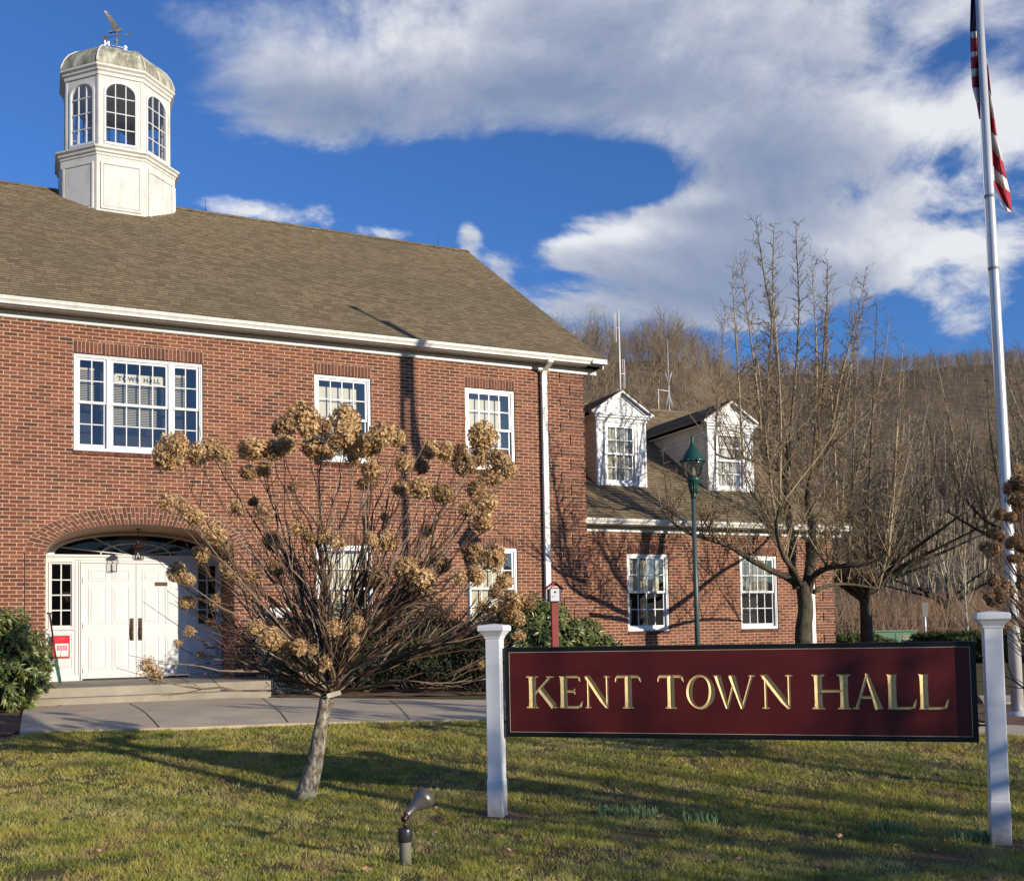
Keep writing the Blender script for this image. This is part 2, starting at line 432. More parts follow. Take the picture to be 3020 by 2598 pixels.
# even spacing along the intrados
ts = [math.pi*i/400 for i in range(401)]; L = [0]
for i in range(400):
    p, q = ell(ts[i], AH, AR), ell(ts[i+1], AH, AR); L.append(L[-1]+math.hypot(p[0]-q[0], p[1]-q[1]))
def tt(s):
    s *= L[-1]; i = min(399, max(0, int(np.searchsorted(L, s))-1)); return ts[i]+(s-L[i])/(L[i+1]-L[i])*(ts[i+1]-ts[i])
AO, BO = AH+.325, AR+.31
def outer(t):
    p = Vector(ell(t, AH, AR)); nrm = Vector((-math.cos(t)/AH, math.sin(t)/AR)).normalized()
    blend = Vector(ell(t, AO, BO)); return blend
for i in range(NV):
    t0, t1 = tt((i+.07)/NV), tt((i+.93)/NV); u0, u1 = tt(i/NV), tt((i+1)/NV)
    a0, a1, b0, b1 = Vector(ell(t0, AH, AR)), Vector(ell(t1, AH, AR)), outer(t0), outer(t1)
    c0, c1, e0, e1 = Vector(ell(u0, AH, AR)), Vector(ell(u1, AH, AR)), outer(u0), outer(u1)
    def pr(p, y): return (p.x, y, p.y)
    mb.hexa([pr(c0, -.003), pr(c1, -.003), pr(c1, .09), pr(c0, .09), pr(e0, -.003), pr(e1, -.003), pr(e1, .05), pr(e0, .05)], 0)
    cuts = [0, .66, 1] if i % 2 else [0, .34, 1]
    for k in range(2):
        f0, f1 = cuts[k]+(.018 if k else 0), cuts[k+1]-.018
        q = [a0.lerp(b0, f0), a1.lerp(b1, f0), a0.lerp(b0, f1), a1.lerp(b1, f1)]
        mb.hexa([pr(q[0], -.008), pr(q[1], -.008), pr(q[1], .1), pr(q[0], .1), pr(q[2], -.008), pr(q[3], -.008), pr(q[3], .1), pr(q[2], .1)], 1)
mb.build('arch', [MT['mortar'], MT['brick_unit']], hall)
for x in (AC-AH-.335, AC+AH+.318): MB().box(x, x+.017, -.0035, .004, .5, AS-.02).build('control_joint', MT['darkline'], hall)
# porch ceiling of tan boards following the arch
t_ = NT('tan_wood'); t_.rough(.6); co = t_.obj(); mp = t_.n('ShaderNodeMapping'); mp.inputs['Scale'].default_value = (3, 30, 3); t_.l(co, mp.inputs[0])
t_.col(t_.ramp(t_.noise(2, 4, vec=mp.outputs[0]), [(.3, (.36, .22, .10)), (.7, (.25, .14, .06))])); MT['wood'] = t_.m
mb = MB()
for i in range(N):
    a, b = xs[i], xs[i+1]; mb.hexa([(a, .092, arc_z(a)-.001), (b, .092, arc_z(b)-.001), (b, 1.7, arc_z(b)-.001), (a, 1.7, arc_z(a)-.001), (a, .092, arc_z(a)+.05), (b, .092, arc_z(b)+.05), (b, 1.7, arc_z(b)+.05), (a, 1.7, arc_z(a)+.05)])
mb.build('porch_ceiling', MT['wood'], hall)

# ---------------- entrance wall
YD = 1.5; LZ = .792
def panel(mb, x0, x1, z0, z1, y, mi=0, d=.012):
    "moulded panel: sunk groove and raised field"
    w = min(.028, (x1-x0)*.12)
    mb.box(x0, x1, y-.002, y+.006, z0, z1, mi)
    for a, b, c, e in ((x0, x1, z1-.012, z1), (x0, x1, z0, z0+.012), (x0, x0+.012, z0+.012, z1-.012), (x1-.012, x1, z0+.012, z1-.012)):
        mb.box(a, b, y-.012, y-.001, c, e, mi)
    a, b, c, e = x0+w, x1-w, z0+w, z1-w; k = .03
    V = [(a, y-.0025, c), (b, y-.0025, c), (b, y-.0025, e), (a, y-.0025, e), (a+k, y-d, c+k), (b-k, y-d, c+k), (b-k, y-d, e-k), (a+k, y-d, e-k)]
    mb.add(V, [(4, 5, 6, 7), (0, 1, 5, 4), (1, 2, 6, 5), (2, 3, 7, 6), (3, 0, 4, 7)], mi)
def frame(mb, x0, x1, z0, z1, y0, y1, w, mi=0):
    mb.box(x0, x1, y0, y1, z1-w, z1, mi); mb.box(x0, x1, y0, y1, z0, z0+w, mi)
    mb.box(x0, x0+w, y0, y1, z0+w, z1-w, mi); mb.box(x1-w, x1, y0, y1, z0+w, z1-w, mi)
mb = MB()
ZT = 3.0; ZF = 3.125
dl, dr = -8.142, -6.245; sL = (-8.661, -8.343, 1.818, 2.946); sR = (-6.051, -5.722, 1.809, 2.951)
SLB = [(-8.70, -8.30, 1.78, 2.99), (-6.09, -5.685, 1.78, 2.99)]
# flat surround with openings for door pair and the two sidelights
for a, b, c, d in ((-8.775, -8.70, LZ, ZT+.0), (-8.30, -8.142, LZ, ZT), (-6.245, -6.09, LZ, ZT), (-5.685, -5.617, LZ, ZT), (-8.70, -8.30, LZ, 1.78), (-6.09, -5.685, LZ, 1.78)):
    mb.box(a, b, YD, YD+.12, c, d)
mb.box(-8.775, -5.617, YD, YD+.12, ZT, ZF-.03); mb.box(-8.775, -5.617, YD-.035, YD+.12, ZF-.03, ZF+.012)
# casings
for x in (-8.262, -8.200, -6.19, -6.13): mb.box(x, x+.022, YD-.018, YD-.001, LZ+.12, ZT-.0)
for x in (-8.168, -6.245): mb.box(x, x+.026, YD-.03, YD-.001, LZ, ZT-.02)
mb.box(-8.168, -6.219, YD-.03, YD-.001, ZT-.02, ZT+.012); mb.box(-8.24, -6.15, YD-.018, YD-.001, ZT+.03, ZT+.05)
for (a, b, c, d) in SLB:
    frame(mb, a-.012, b+.012, c-.012, d-.0, YD-.02, YD-.001, .03)
    mb.box(a-.03, b+.03, YD-.035, YD-.001, c-.045, c-.014)
    panel(mb, a+.01, b-.01, 1.30-.28, 1.25, YD); mb.box(a-.02, b+.02, YD-.014, YD-.001, .93, .945)
    panel(mb, a+.01, b-.01, 1.33, 1.68, YD)
mb.build('entrance_surround', MT['white'], hall)
def sidelight(a, b, c, d, x0, x1, z0, z1):
    s_ = MB(); frame(s_, a, b, c, d, YD+.01, YD+.05, x0-a)
    w = .022
    xm = (x0+x1)/2; s_.box(xm-w/2, xm+w/2, YD+.012, YD+.045, c+.03, d-.03)
    for k in (1, 2, 3):
        z = z0+(z1-z0)*k/4; s_.box(a+.03, xm-w/2, YD+.012, YD+.044, z-w/2, z+w/2); s_.box(xm+w/2, b-.03, YD+.012, YD+.044, z-w/2, z+w/2)
    o = s_.build('sidelight', MT['white'], hall)
    g_ = MB(); g_.box(a+.02, b-.02, YD+.028, YD+.034, c+.02, d-.02); g_.build('pane', MT['glass_clear'], o)
sidelight(*SLB[0], *sL); sidelight(*SLB[1], *sR)
# fan window
mb = MB()
def azf(x, s=1.0, b=.41): 
    q = max(0, 1-((x-AC)/(1.53*s))**2); return ZF+.01+b*s*q**.5
n = 40
for i in range(n):
    a0 = math.pi*i/n; a1 = math.pi*(i+1)/n
    def pt(aa, s, yy, bb=.41): return (AC-1.53*s*math.cos(aa), yy, ZF+.012+bb*s*math.sin(aa))
    def ot(aa, yy): 
        x = AC-(AH+.0)*math.cos(aa); return (x, yy, max(ZF+.012, AS+AR*math.sin(aa)))
    mb.hexa([pt(a0, 1, YD), pt(a1, 1, YD), pt(a1, 1, YD+.1), pt(a0, 1, YD+.1), ot(a0, YD), ot(a1, YD), ot(a1, YD+.1), ot(a0, YD+.1)])
    mb.hexa([pt(a0, .93, YD+.02), pt(a1, .93, YD+.02), pt(a1, .93, YD+.06), pt(a0, .93, YD+.06), pt(a0, 1.0, YD-.012), pt(a1, 1.0, YD-.012), pt(a1, 1.0, YD+.06), pt(a0, 1., YD+.06)])
fan = mb.build('fan_window', MT['white'], hall)
mb = MB()
def elp(a, s, bb=.41): return Vector((AC-1.5*s*math.cos(a), YD+.035, ZF+.015+bb*s*math.sin(a)))
arc = [Vector((AC-.63*math.cos(math.pi*i/20), YD+.02, ZF+.012+.225*math.sin(math.pi*i/20))) for i in range(21)]
mb.tube(arc, .015, 5)
for dx, ex in ((-.10, .30), (-.10, .62), (.10, .62), (.10, .30)):
    s_ = -1 if dx < 0 else 1; q = Vector((AC+s_*1.5*(1-ex)*1.0 if False else AC+s_*(1.38 if ex < .5 else .78), YD+.035, 0)); q.z = azf(q.x, .97)
    mb.tube([Vector((AC+dx, YD+.035, ZF+.02)), q], .014, 5)
mb.build('muntins', MT['vinyl'], fan)
mb = MB()
for i in range(n):
    a0 = math.pi*i/n; a1 = math.pi*(i+1)/n
    mb.add([(AC-1.5*math.cos(a0), YD+.045, ZF+.01), (AC-1.5*math.cos(a1), YD+.045, ZF+.01), (AC-1.5*math.cos(a1), YD+.045, ZF+.01+.4*math.sin(a1)), (AC-1.5*math.cos(a0), YD+.045, ZF+.01+.4*math.sin(a0))], [(0, 1, 2, 3)])
mb.build('pane', MT['glass_clear'], fan)
# lobby behind
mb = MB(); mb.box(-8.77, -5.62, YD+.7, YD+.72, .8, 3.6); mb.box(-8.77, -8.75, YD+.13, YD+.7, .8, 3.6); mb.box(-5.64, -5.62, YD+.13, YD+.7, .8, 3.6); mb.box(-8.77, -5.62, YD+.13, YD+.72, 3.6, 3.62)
mb.box(-7.45, -6.95, YD+.60, YD+.69, 3.1, 3.58, 1)
mb.build('lobby', [MT['dark_room'], MT['wood']], hall)
mb = MB(); mb.lathe([(.02, 0), (.11, .16), (.115, .18), (.02, .185)], 14, c=(-8.38, YD+.35, 2.27)); mb.build('lobby_lamp', MT['curtain'], hall)
# doors
for i, (a, b) in enumerate(((dl, -7.199), (-7.193, dr))):
    mb = MB(); mb.box(a+.002, b-.001, YD+.004, YD+.05, LZ+.03, ZT-.022)
    if i == 0: cols = ((-8.032, -7.727), (-7.62, -7.315))
    else: cols = ((-7.085, -6.78), (-6.665, -6.36))
    for c, d in cols:
        for z0, z1 in ((2.643, 2.843), (1.835, 2.537), (.979, 1.598)): panel(mb, c, d, z0, z1, YD+.004, d=.010)
    d_ = mb.build('door', MT['white'], hall)
    hx = (-7.315, -7.24) if i == 0 else (-7.155, -7.085)
    h = MB(); h.box(hx[0], hx[1], YD-.008, YD+.003, 1.519, 1.939); xm = sum(hx)/2
    h.tube([(xm, YD-.008, 1.76), (xm, YD-.05, 1.75), (xm, YD-.06, 1.66), (xm, YD-.05, 1.56), (xm, YD-.008, 1.55)], .010, 6)
    h.tube([(xm, YD-.008, 1.80), (xm, YD-.045, 1.81)], .008, 6); h.tube([(xm, YD-.01, 1.86), (xm, YD-.02, 1.86)], .016, 10)
    h.build('handle', MT['bronze'], d_)
    for z in (2.65, 1.80, .97):
        hg = MB(); x = a+.0 if i == 0 else b; hg.box(x-.012, x+.012, YD-.034 if False else YD-.006, YD+.003, z-.05, z+.05); hg.build('hinge', MT['bronze'], d_)
    sw = MB(); sw.box(a+.01, b-.01, YD-.012, YD+.003, LZ+.006, LZ+.034); sw.build('door_sweep', MT['black'], d_)
    if i == 1:
        ms = MB(); ms.box(-6.853, -6.625, YD-.006, YD+.003, 2.553, 2.626); ms.box(-6.83, -6.648, YD-.012, YD-.0065, 2.572, 2.607); ms.build('door_plate', MT['bronze'], d_)
mb = MB(); mb.box(dl, dr, YD-.05, YD+.1, LZ-.02, LZ+.004); mb.build('threshold', MT['bronze'], hall)

# ---------------- windows
def sash(mb, x0, x1, z0, z1, y, cols, rows, rail=.045, bot=None, mw=.018, d=.03):
    bot = bot or rail
    mb.box(x0, x1, y, y+d, z1-rail, z1); mb.box(x0, x1, y, y+d, z0, z0+bot)
    mb.box(x0, x0+rail, y, y+d, z0+bot, z1-rail); mb.box(x1-rail, x1, y, y+d, z0+bot, z1-rail)
    a, b, c, e = x0+rail, x1-rail, z0+bot, z1-rail
    for i in range(1, cols):
        x = a+(b-a)*i/cols; mb.box(x-mw/2, x+mw/2, y+.002, y+d-.004, c, e)
    for j in range(1, rows):
        z = c+(e-c)*j/rows
        for i in range(cols):
            xa = a+(b-a)*i/cols+(mw/2 if i else 0); xb = a+(b-a)*(i+1)/cols-(mw/2 if i < cols-1 else 0)
            mb.box(xa, xb, y+.002, y+d-.004, z-mw/2, z+mw/2)
    return (a, b, c, e)
def window(parent, x0, x1, z0, z1, y, cols=4, blind=None, name='window', sill=True, fw=.06, mat='vinyl', deep=.45, openings_=None):
    "double-hung window; blind=(x from, x to, z from, z to, kind)"
    fr = MB(); y0 = y+.055
    subs = openings_ or [(x0+fw, x1-fw, cols)]
    frame(fr, x0+.003, x1-.003, z0+.004, z1-.003, y0-.02, y0+.075, fw-.003)
    for i in range(len(subs)-1): fr.box(subs[i][1], subs[i+1][0], y0-.02, y0+.075, z0+fw, z1-fw)
    frame(fr, x0+.012, x1-.012, z0+.012, z1-.012, y0-.033, y0-.021, .022)
    # room box behind
    o = fr.build(name, MT[mat], parent)
    rm = MB(); e = y0+.078; f = y+deep
    rm.quad((x0, f, z0), (x1, f, z0), (x1, f, z1), (x0, f, z1)); rm.quad((x0, e, z0), (x0, f, z0), (x0, f, z1), (x0, e, z1)); rm.quad((x1, e, z0), (x1, f, z0), (x1, f, z1), (x1, e, z1))
    rm.quad((x0, e, z0), (x1, e, z0), (x1, f, z0), (x0, f, z0)); rm.quad((x0, e, z1), (x1, e, z1), (x1, f, z1), (x0, f, z1))
    rm.build('room', MT['dark_room'], o)
    zm = (z0+z1)/2+.01
    for a, b, c in subs:
        up = MB(); q = sash(up, a+.002, b-.002, zm-.022, z1-fw+.002, y0+.005, c, 2); up.build('upper_sash', MT[mat], o)
        lo = MB(); q2 = sash(lo, a+.002, b-.002, z0+fw-.002, zm+.02, y0+.037, c, 2, bot=.075); lo.build('lower_sash', MT[mat], o)
        gp = MB(); gp.quad((q[0], y0+.018, q[2]), (q[1], y0+.018, q[2]), (q[1], y0+.018, q[3]), (q[0], y0+.018, q[3]))
        gp.quad((q2[0], y0+.05, q2[2]), (q2[1], y0+.05, q2[2]), (q2[1], y0+.05, q2[3]), (q2[0], y0+.05, q2[3])); gp.build('pane', MT['glass'], o, fix=False)
    for bl in (blind or []):
        a, b, c, d, kind = bl; yb = y0+.115
        m_ = MB()
        if kind == 'shade':
            m_.box(a, b, yb, yb+.004, c, d); m_.box(a, b, yb-.006, yb+.008, c-.012, c+.008); m_.build('roller_shade', MT['blind'], o)
        elif kind == 'blind':
            z = d
            m_.box(a, b, yb-.01, yb+.02, d-.02, d+.01)
            while z-.03 > c:
                z -= .030; m_.add([(a, yb-.010, z-.0085), (b, yb-.010, z-.0085), (b, yb+.012, z+.0095), (a, yb+.012, z+.0095)], [(0, 1, 2, 3)])
            m_.build('blind', MT['blind'], o, fix=False)
        else:
            n = max(8, int((b-a)/.02))
            for i in range(n):
                xa, xb = a+(b-a)*i/n, a+(b-a)*(i+1)/n
                ya, yb2 = yb+.012*math.sin(i*1.1)+.006*math.sin(i*.37), yb+.012*math.sin((i+1)*1.1)+.006*math.sin((i+1)*.37)
                m_.add([(xa, ya, c), (xb, yb2, c), (xb, yb2, d), (xa, ya, d)], [(0, 1, 2, 3)], smooth=True)
            m_.build('curtain', MT['curtain'], o, fix=False)
    return o
# the triple window over the entrance
a, b, c, d = openings[0]
window(hall, a, b, c, d, 0, blind=[(-8.25, -8.0, 5.65, 6.33, 'blind'), (-7.70, -6.95, 5.30, 6.15, 'blind'), (-6.64, -6.44, 5.65, 6.33, 'blind')], fw=.062,
       openings_=[(-8.283, -7.80, 2), (-7.735, -6.757, 4), (-6.692, -6.222, 2)])
for (a, b) in win_u:
    window(hall, a, b, 4.87, 6.56, 0, blind=[(a+.05, b-.25, 5.45, 6.36, 'shade'), (a+.05, b-.25, 4.95, 5.44, 'blind')])
    window(hall, a, b, 1.58, 3.275, 0, blind=[(a+.05, b-.24, 1.62, 3.12, 'shade')])
for (a, b) in [(-11.9, -10.78), (-14.9, -13.78)]:
    window(hall, a, b, 4.87, 6.56, 0); window(hall, a, b, 1.58, 3.275, 0)
window(hall, wwin[0][0], wwin[0][1], 1.5, 3.24, YW, blind=[(wwin[0][0]+.05, wwin[0][1]-.16, 2.40, 3.12, 'shade')])
window(hall, wwin[1][0], wwin[1][1], 1.5, 3.24, YW, blind=[(wwin[1][0]+.05, wwin[1][1]-.1, 2.35, 3.12, 'blind')])

# ---------------- eaves, gutters
def eave(x0, x1, yw, ov, zs, zf0, ze, name):
    "frieze, soffit, fascia; wall face yw, overhang ov, soffit height zs, frieze foot zf0, gutter top ze"
    m1 = MB(); m1.box(x0, x1, yw-.03, yw+.01, zf0, zs); m1.box(x0, x1, yw-.042, yw-.031, zf0+.01, zf0+.022)
    m1.build('frieze', MT['white'], hall)
    m2 = MB(); m2.box(x0, x1, yw-ov, yw-.031, zs, zs+.02); m2.box(x0, x1, yw-.07, yw-.0305, zs-.045, zs-.001); m2.build('soffit', MT['soffit'], hall)
    m3 = MB(); m3.box(x0, x1, yw-ov-.02, yw-ov-.001, zs-.012, ze-.012); m3.build('fascia', MT['white_gut'], hall)
    f = yw-ov-.022
    pr = [(f, zs+.005), (f-.062, zs+.005), (f-.068, zs+.03), (f-.085, zs+.055), (f-.105, zs+.072), (f-.112, ze-.018), (f-.122, ze-.018), (f-.122, ze), (f-.108, ze), (f-.104, zs+.082), (f-.078, zs+.065), (f-.058, zs+.02), (f, zs+.02)]
    m4 = MB(); m4.extrude_x(pr, x0-.02, x1-.28 if name == 'main' else x1); m4.build('gutter', MT['white_gut'], hall)
eave(X0-.3, X1+.33, 0, .30, 7.185, 7.055, 7.305, 'main')
eave(X1+.03, XW+.28, YW, .30, 3.845, 3.715, 3.965, 'wing')
# corner returns of the main eave and rake boards on the gable
mb = MB()
mb.box(X1+.001, X1+.33, -.3, .6, 7.185, 7.205); mb.box(X1+.33, X1+.35, -.32, .6, 7.16, 7.29)
mb.box(X1+.02, X1+.37, -.445, -.325, 7.20, 7.215); mb.box(X1+.02, X1+.37, -.445, -.43, 7.215, 7.30); mb.box(X1+.352, X1+.37, -.43, -.325, 7.215, 7.30)
mb.build('eave_return', MT['white_gut'], hall)
def rake(x, y0, z0, y1, z1, parent, w=.2, t=.03, name='rake_board'):
    for s in (0, 1):
        m_ = MB(); ya, za, yb, zb = (y0, z0, y1, z1) if s == 0 else (2*y1-y0, z0, y1, z1)
        m_.hexa([(x, ya, za-w), (x+t, ya, za-w), (x+t, yb, zb-w), (x, yb, zb-w), (x, ya, za-.03), (x+t, ya, za-.03), (x+t, yb, zb-.03), (x, yb, zb-.03)])
        m_.build(name, MT['white_old'], parent)
rake(X1+.30, -.36, ZE, RY, RZ, hall); rake(XW+.26, .09, WZE, WRY, WRZ, hall)

def roof_slope(mb, x0, x1, y0, z0, y1, z1, ex=EX, lift=.009, th=.10, mi=0):
    "courses of shingles, each lapping the one below, from the eave (y0,z0) up to (y1,z1)"
    Ls = math.hypot(y1-y0, z1-z0); n = int(Ls/ex+.999); dy, dz = (y1-y0)/Ls, (z1-z0)/Ls; sg = 1 if dy > 0 else -1
    ny, nz = -dz*sg, abs(dy)
    for i in range(n):
        s0, s1 = i*ex, min(Ls, (i+1)*ex)
        p0 = (y0+dy*s0+ny*lift, z0+dz*s0+nz*lift); p1 = (y0+dy*s1, z0+dz*s1); pb = (y0+dy*s0, z0+dz*s0)
        mb.add([(x0, *pb), (x1, *pb), (x1, *p0), (x0, *p0), (x1, *p1), (x0, *p1)], [(0, 1, 2, 3), (3, 2, 4, 5)], mi)
    mb.hexa([(x0, y0-ny*th*.2, z0-th), (x1, y0-ny*th*.2, z0-th), (x1, y1, z1-th), (x0, y1, z1-th), (x0, y0, z0-.001), (x1, y0, z0-.001), (x1, y1, z1-.001), (x0, y1, z1-.001)], mi)
mb = MB(); roof_slope(mb, X0-.35, X1+.36, -.36, ZE, RY, RZ); roof_slope(mb, X0-.35, X1+.36, D+.36, ZE, RY, RZ)
rf = mb.build('roof', MT['shingle'], hall, fix=False)
mb = MB()
x = X0-.35
while x < X1+.2:
    mb.hexa([(x, RY-.15, RZ-.085), (x+.30, RY-.15, RZ-.075), (x+.30, RY+.15, RZ-.075), (x, RY+.15, RZ-.085), (x, RY-.01, RZ+.022), (x+.30, RY-.01, RZ+.032), (x+.30, RY+.01, RZ+.032), (x, RY+.01, RZ+.022)]); x += .26
mb.build('ridge_cap', MT['shingle'], rf)
mb = MB(); roof_slope(mb, X1+.004, XW+.30, .07, WZE, WRY, WRZ); roof_slope(mb, X1+.004, XW+.30, WD-.07, WZE, WRY, WRZ)
wr = mb.build('wing_roof', MT['shingle_wing'], hall, fix=False)
mb = MB(); x = X1+.01
while x < XW+.2:
    mb.hexa([(x, WRY-.15, WRZ-.085), (x+.30, WRY-.15, WRZ-.075), (x+.30, WRY+.15, WRZ-.075), (x, WRY+.15, WRZ-.085), (x, WRY-.01, WRZ+.022), (x+.30, WRY-.01, WRZ+.032), (x+.30, WRY+.01, WRZ+.032), (x, WRY+.01, WRZ+.022)]); x += .26
mb.build('ridge_cap', MT['shingle_wing'], wr)
for t in (-4.9, 1.35):
    mb = MB(); z = RZ+.02; mb.tube([(t-.15 if t < 0 else t-.1, RY, z), (t-.15 if t < 0 else t-.1, RY, z+.33)], [.008, .004], 5); mb.build('lightning_rod', MT['black'], hall)
# small brick chimney behind the wing ridge
mb = MB(); mb.box(7.15, 7.42, 6.75, 7.05, 7.0, 8.32); mb.box(7.12, 7.45, 6.72, 7.08, 8.26, 8.34, 1)
mb.build('chimney', [MT['brick'], simple('chimney_cap', (.55, .36, .26), .8)], hall)

# ---------------- downspouts
def downspout(x, yw, ztop, zbot, ov):
    mb = MB(); w = .062; dd = .045
    mb.box(x-w, x+w, yw-.10, yw-.10+2*dd, zbot, ztop-.20)
    def seg(p, q): 
        (ya, za), (yb, zb) = p, q; mb.hexa([(x-w, ya-dd, za), (x+w, ya-dd, za), (x+w, ya+dd, za-.012), (x-w, ya+dd, za-.012), (x-w, yb-dd, zb), (x+w, yb-dd, zb), (x+w, yb+dd, zb-.012), (x-w, yb+dd, zb-.012)])
    yo = yw-ov-.072
    seg((yw-.055, ztop-.205), (yw-.09, ztop-.14)); seg((yw-.09, ztop-.14), (yo, ztop-.02)); seg((yo, ztop-.02), (yo, ztop+.05))
    for z in np.arange(zbot+.5, ztop-.3, 1.9): mb.box(x-w-.012, x+w+.012, yw-.105, yw-.002, z, z+.035)
    return mb.build('downspout', MT['white_gut'], hall, bevel=.012)
downspout(.80, 0, 7.16, .55, .3)
downspout(8.22, YW, 3.82, .45, .3)

# ---------------- dormers
def dormer(x0, x1):
    yf = 1.5; zb = WZE+SLOPE*(yf-.07); ze = 6.57; cx = (x0+x1)/2; hw = (x1-x0)/2; ov = .10
    pz = 7.20; ph = .82; yover = .14
    yb = lambda z: .07+(z-WZE)/SLOPE    # where the wing roof reaches height z
    dm = MB()
    # front face boards around the window
    wx0, wx1, wz0, wz1 = cx-.445, cx+.445, zb+.02, 6.42
    dm.box(x0, wx0, yf, yf+.08, zb-.05, ze); dm.box(wx1, x1, yf, yf+.08, zb-.05, ze); dm.box(wx0, wx1, yf, yf+.08, wz1, ze)
    dm.box(wx0, wx1, yf, yf+.08, zb-.05, wz0)
    # pilaster fillets
    for a in (x0, x1-.05): dm.box(a, a+.05, yf-.015, yf-.0005, zb-.02, ze-.12)
    for a in (wx0-.03, wx1): dm.box(a, a+.03, yf-.02, yf-.0005, wz0, wz1)
    dm.box(wx0-.03, wx1+.03, yf-.02, yf-.0005, wz1, wz1+.03)
    # entablature
    dm.box(x0-.02, x1+.02, yf-.04, yf-.016, ze-.12, ze-.05); dm.box(x0-.06, x1+.06, yf-.09, yf+.02, ze-.0499, ze+.0); dm.box(x0-.11, x1+.11, yf-.13, yf+.02, ze+.0005, ze+.045)
    # pediment
    dm.poly([(cx-ph+.12, yf-.01, ze+.046), (cx+ph-.12, yf-.01, ze+.046), (cx, yf-.01, pz-.09)])
    for i in range(5):
        z = ze+.05+i*.1; k = (pz-.12-z)/(pz-.12-ze-.05)*(ph-.2)
        if k > 0: dm.box(cx-k, cx+k, yf-.018, yf-.0105, z, z+.012)
    for s in (-1, 1):
        dm.hexa([(cx+s*(ph+.02), yf-yover, ze+.02), (cx+s*(ph+.02), yf, ze+.02), (cx, yf, pz-.075), (cx, yf-yover, pz-.075), (cx+s*(ph+.04), yf-yover, ze+.075), (cx+s*(ph+.04), yf, ze+.075), (cx, yf, pz-.005), (cx, yf-yover, pz-.005)])
        dm.hexa([(cx+s*(ph-.13), yf-.05, ze+.047), (cx+s*(ph-.13), yf-.0105, ze+.047), (cx, yf-.0105, pz-.13), (cx, yf-.05, pz-.13), (cx+s*(ph-.06), yf-.05, ze+.047), (cx+s*(ph-.06), yf-.0105, ze+.047), (cx, yf-.0105, pz-.09), (cx, yf-.05, pz-.09)])
    # soffit strips at the sides
    for s, xx in ((-1, x0), (1, x1)):
        a, b = sorted((xx, xx+s*.12)); dm.box(a, b, yf+.021, yb(ze)+.02, ze-.03, ze+.0)
    o = dm.build('dormer', MT['white'], hall)
    # clapboard sides
    for s, xx in ((-1, x0), (1, x1)):
        sd = MB(); z = zb-.02
        while z < ze-.03:
            z2 = min(z+.118, ze-.03); ye = yb(z2)+.1
            sd.hexa([(xx, yf+.081, z), (xx+s*.018, yf+.081, z), (xx+s*.018, ye, z), (xx, ye, z), (xx, yf+.081, z2), (xx+s*.004, yf+.081, z2), (xx+s*.004, ye, z2), (xx, ye, z2)]); z = z2
        sd.box(xx-.001 if s < 0 else xx-.05, xx+.05 if s < 0 else xx+.001, yf+.0, yf+.08, zb-.03, ze-.05)
        sd.build('side_wall', MT['white_old'], o)
    # roof: two slopes running back
    rr = MB(); ybk = yb(pz)+.05
    for s in (-1, 1):
        xe = cx+s*(ph+.06); sl = (pz-ze-.07)/(ph+.04); zx = ze+.07; n = 6
        for i in range(n):
            f0, f1 = i/n, (i+1)/n
            xa, xb = xe+(cx-xe)*f0, xe+(cx-xe)*f1; za, zb_ = zx+(pz-zx)*f0, zx+(pz-zx)*f1
            rr.add([(xa, yf-yover-.02, za), (xa, yb(za)+.05, za), (xa, yb(za)+.05, za+.010), (xa, yf-yover-.02, za+.010), (xb, yb(zb_)+.05, zb_+.002), (xb, yf-yover-.02, zb_+.002)], [(0, 1, 2, 3), (3, 2, 4, 5)])
        rr.hexa([(xe, yf-yover-.02, zx-.02), (xe, yb(zx)+.05, zx-.02), (cx, ybk, pz-.03), (cx, yf-yover-.02, pz-.03), (xe, yf-yover-.02, zx-.001), (xe, yb(zx)+.05, zx-.001), (cx, ybk, pz-.001), (cx, yf-yover-.02, pz-.001)])
    rr.build('dormer_roof', MT['shingle_wing'], o, fix=False)
    window(hall, wx0, wx1, wz0, wz1, yf-.02, cols=3, blind=[(wx0+.03, wx1-.05, wz0+.05, wz1-.05, 'curtain')], name='dormer_window')
dormer(2.915, 4.285); dormer(6.06, 7.44)
# ------------------------------------------------------------------ cupola
CXc, CYc = -7.15, 7.2; K8 = 1/math.cos(math.pi/8)
def octa(mb, prof, mi=0, smooth=False):
    mb.lathe([(w/2*K8, z) for w, z in prof], 8, mi, (CXc, CYc, 0), smooth, math.pi/8); return mb
mb = MB(); octa(mb, [(2.58, 10.9), (2.58, 12.80)]); cup = mb.build('cupola', MT['white_old'], hall)
def facing(k):
    a = -math.pi/2+k*math.pi/4
    return Matrix.Translation((CXc, CYc, 0)) @ Matrix.Rotation(a+math.pi/2, 4, 'Z')
# belt and cornice mouldings
mb = MB(); octa(mb, [(2.62, 12.80), (2.62, 12.85), (2.70, 12.87), (2.70, 12.92), (2.80, 12.95), (2.80, 12.99), (2.72, 13.01), (2.45, 13.05)])
octa(mb, [(2.40, 13.051), (2.40, 13.09)])
mb.build('belt_moulding', MT['white_old'], cup)
mb = MB(); octa(mb, [(2.36, 14.76), (2.42, 14.765), (2.42, 14.84), (2.50, 14.87), (2.50, 14.91), (2.60, 14.95), (2.60, 15.0), (2.2, 15.01)]); mb.build('cornice', MT['white_old'], cup)
for k in range(8):
    M = facing(k); m0 = MB(); hw = .34; W = 2.58/2
    panel(m0, -.43, .43, 11.55, 12.62, -W, d=.02)
    frame(m0, -.445, .445, 11.53, 12.64, -W-.03, -W-.0005, .045)
    m1 = MB(); m1.merge(m0, M); m1.build('panel', MT['white_old'], cup)
Wb = 2.353/2; fh = Wb*math.tan(math.pi/8)
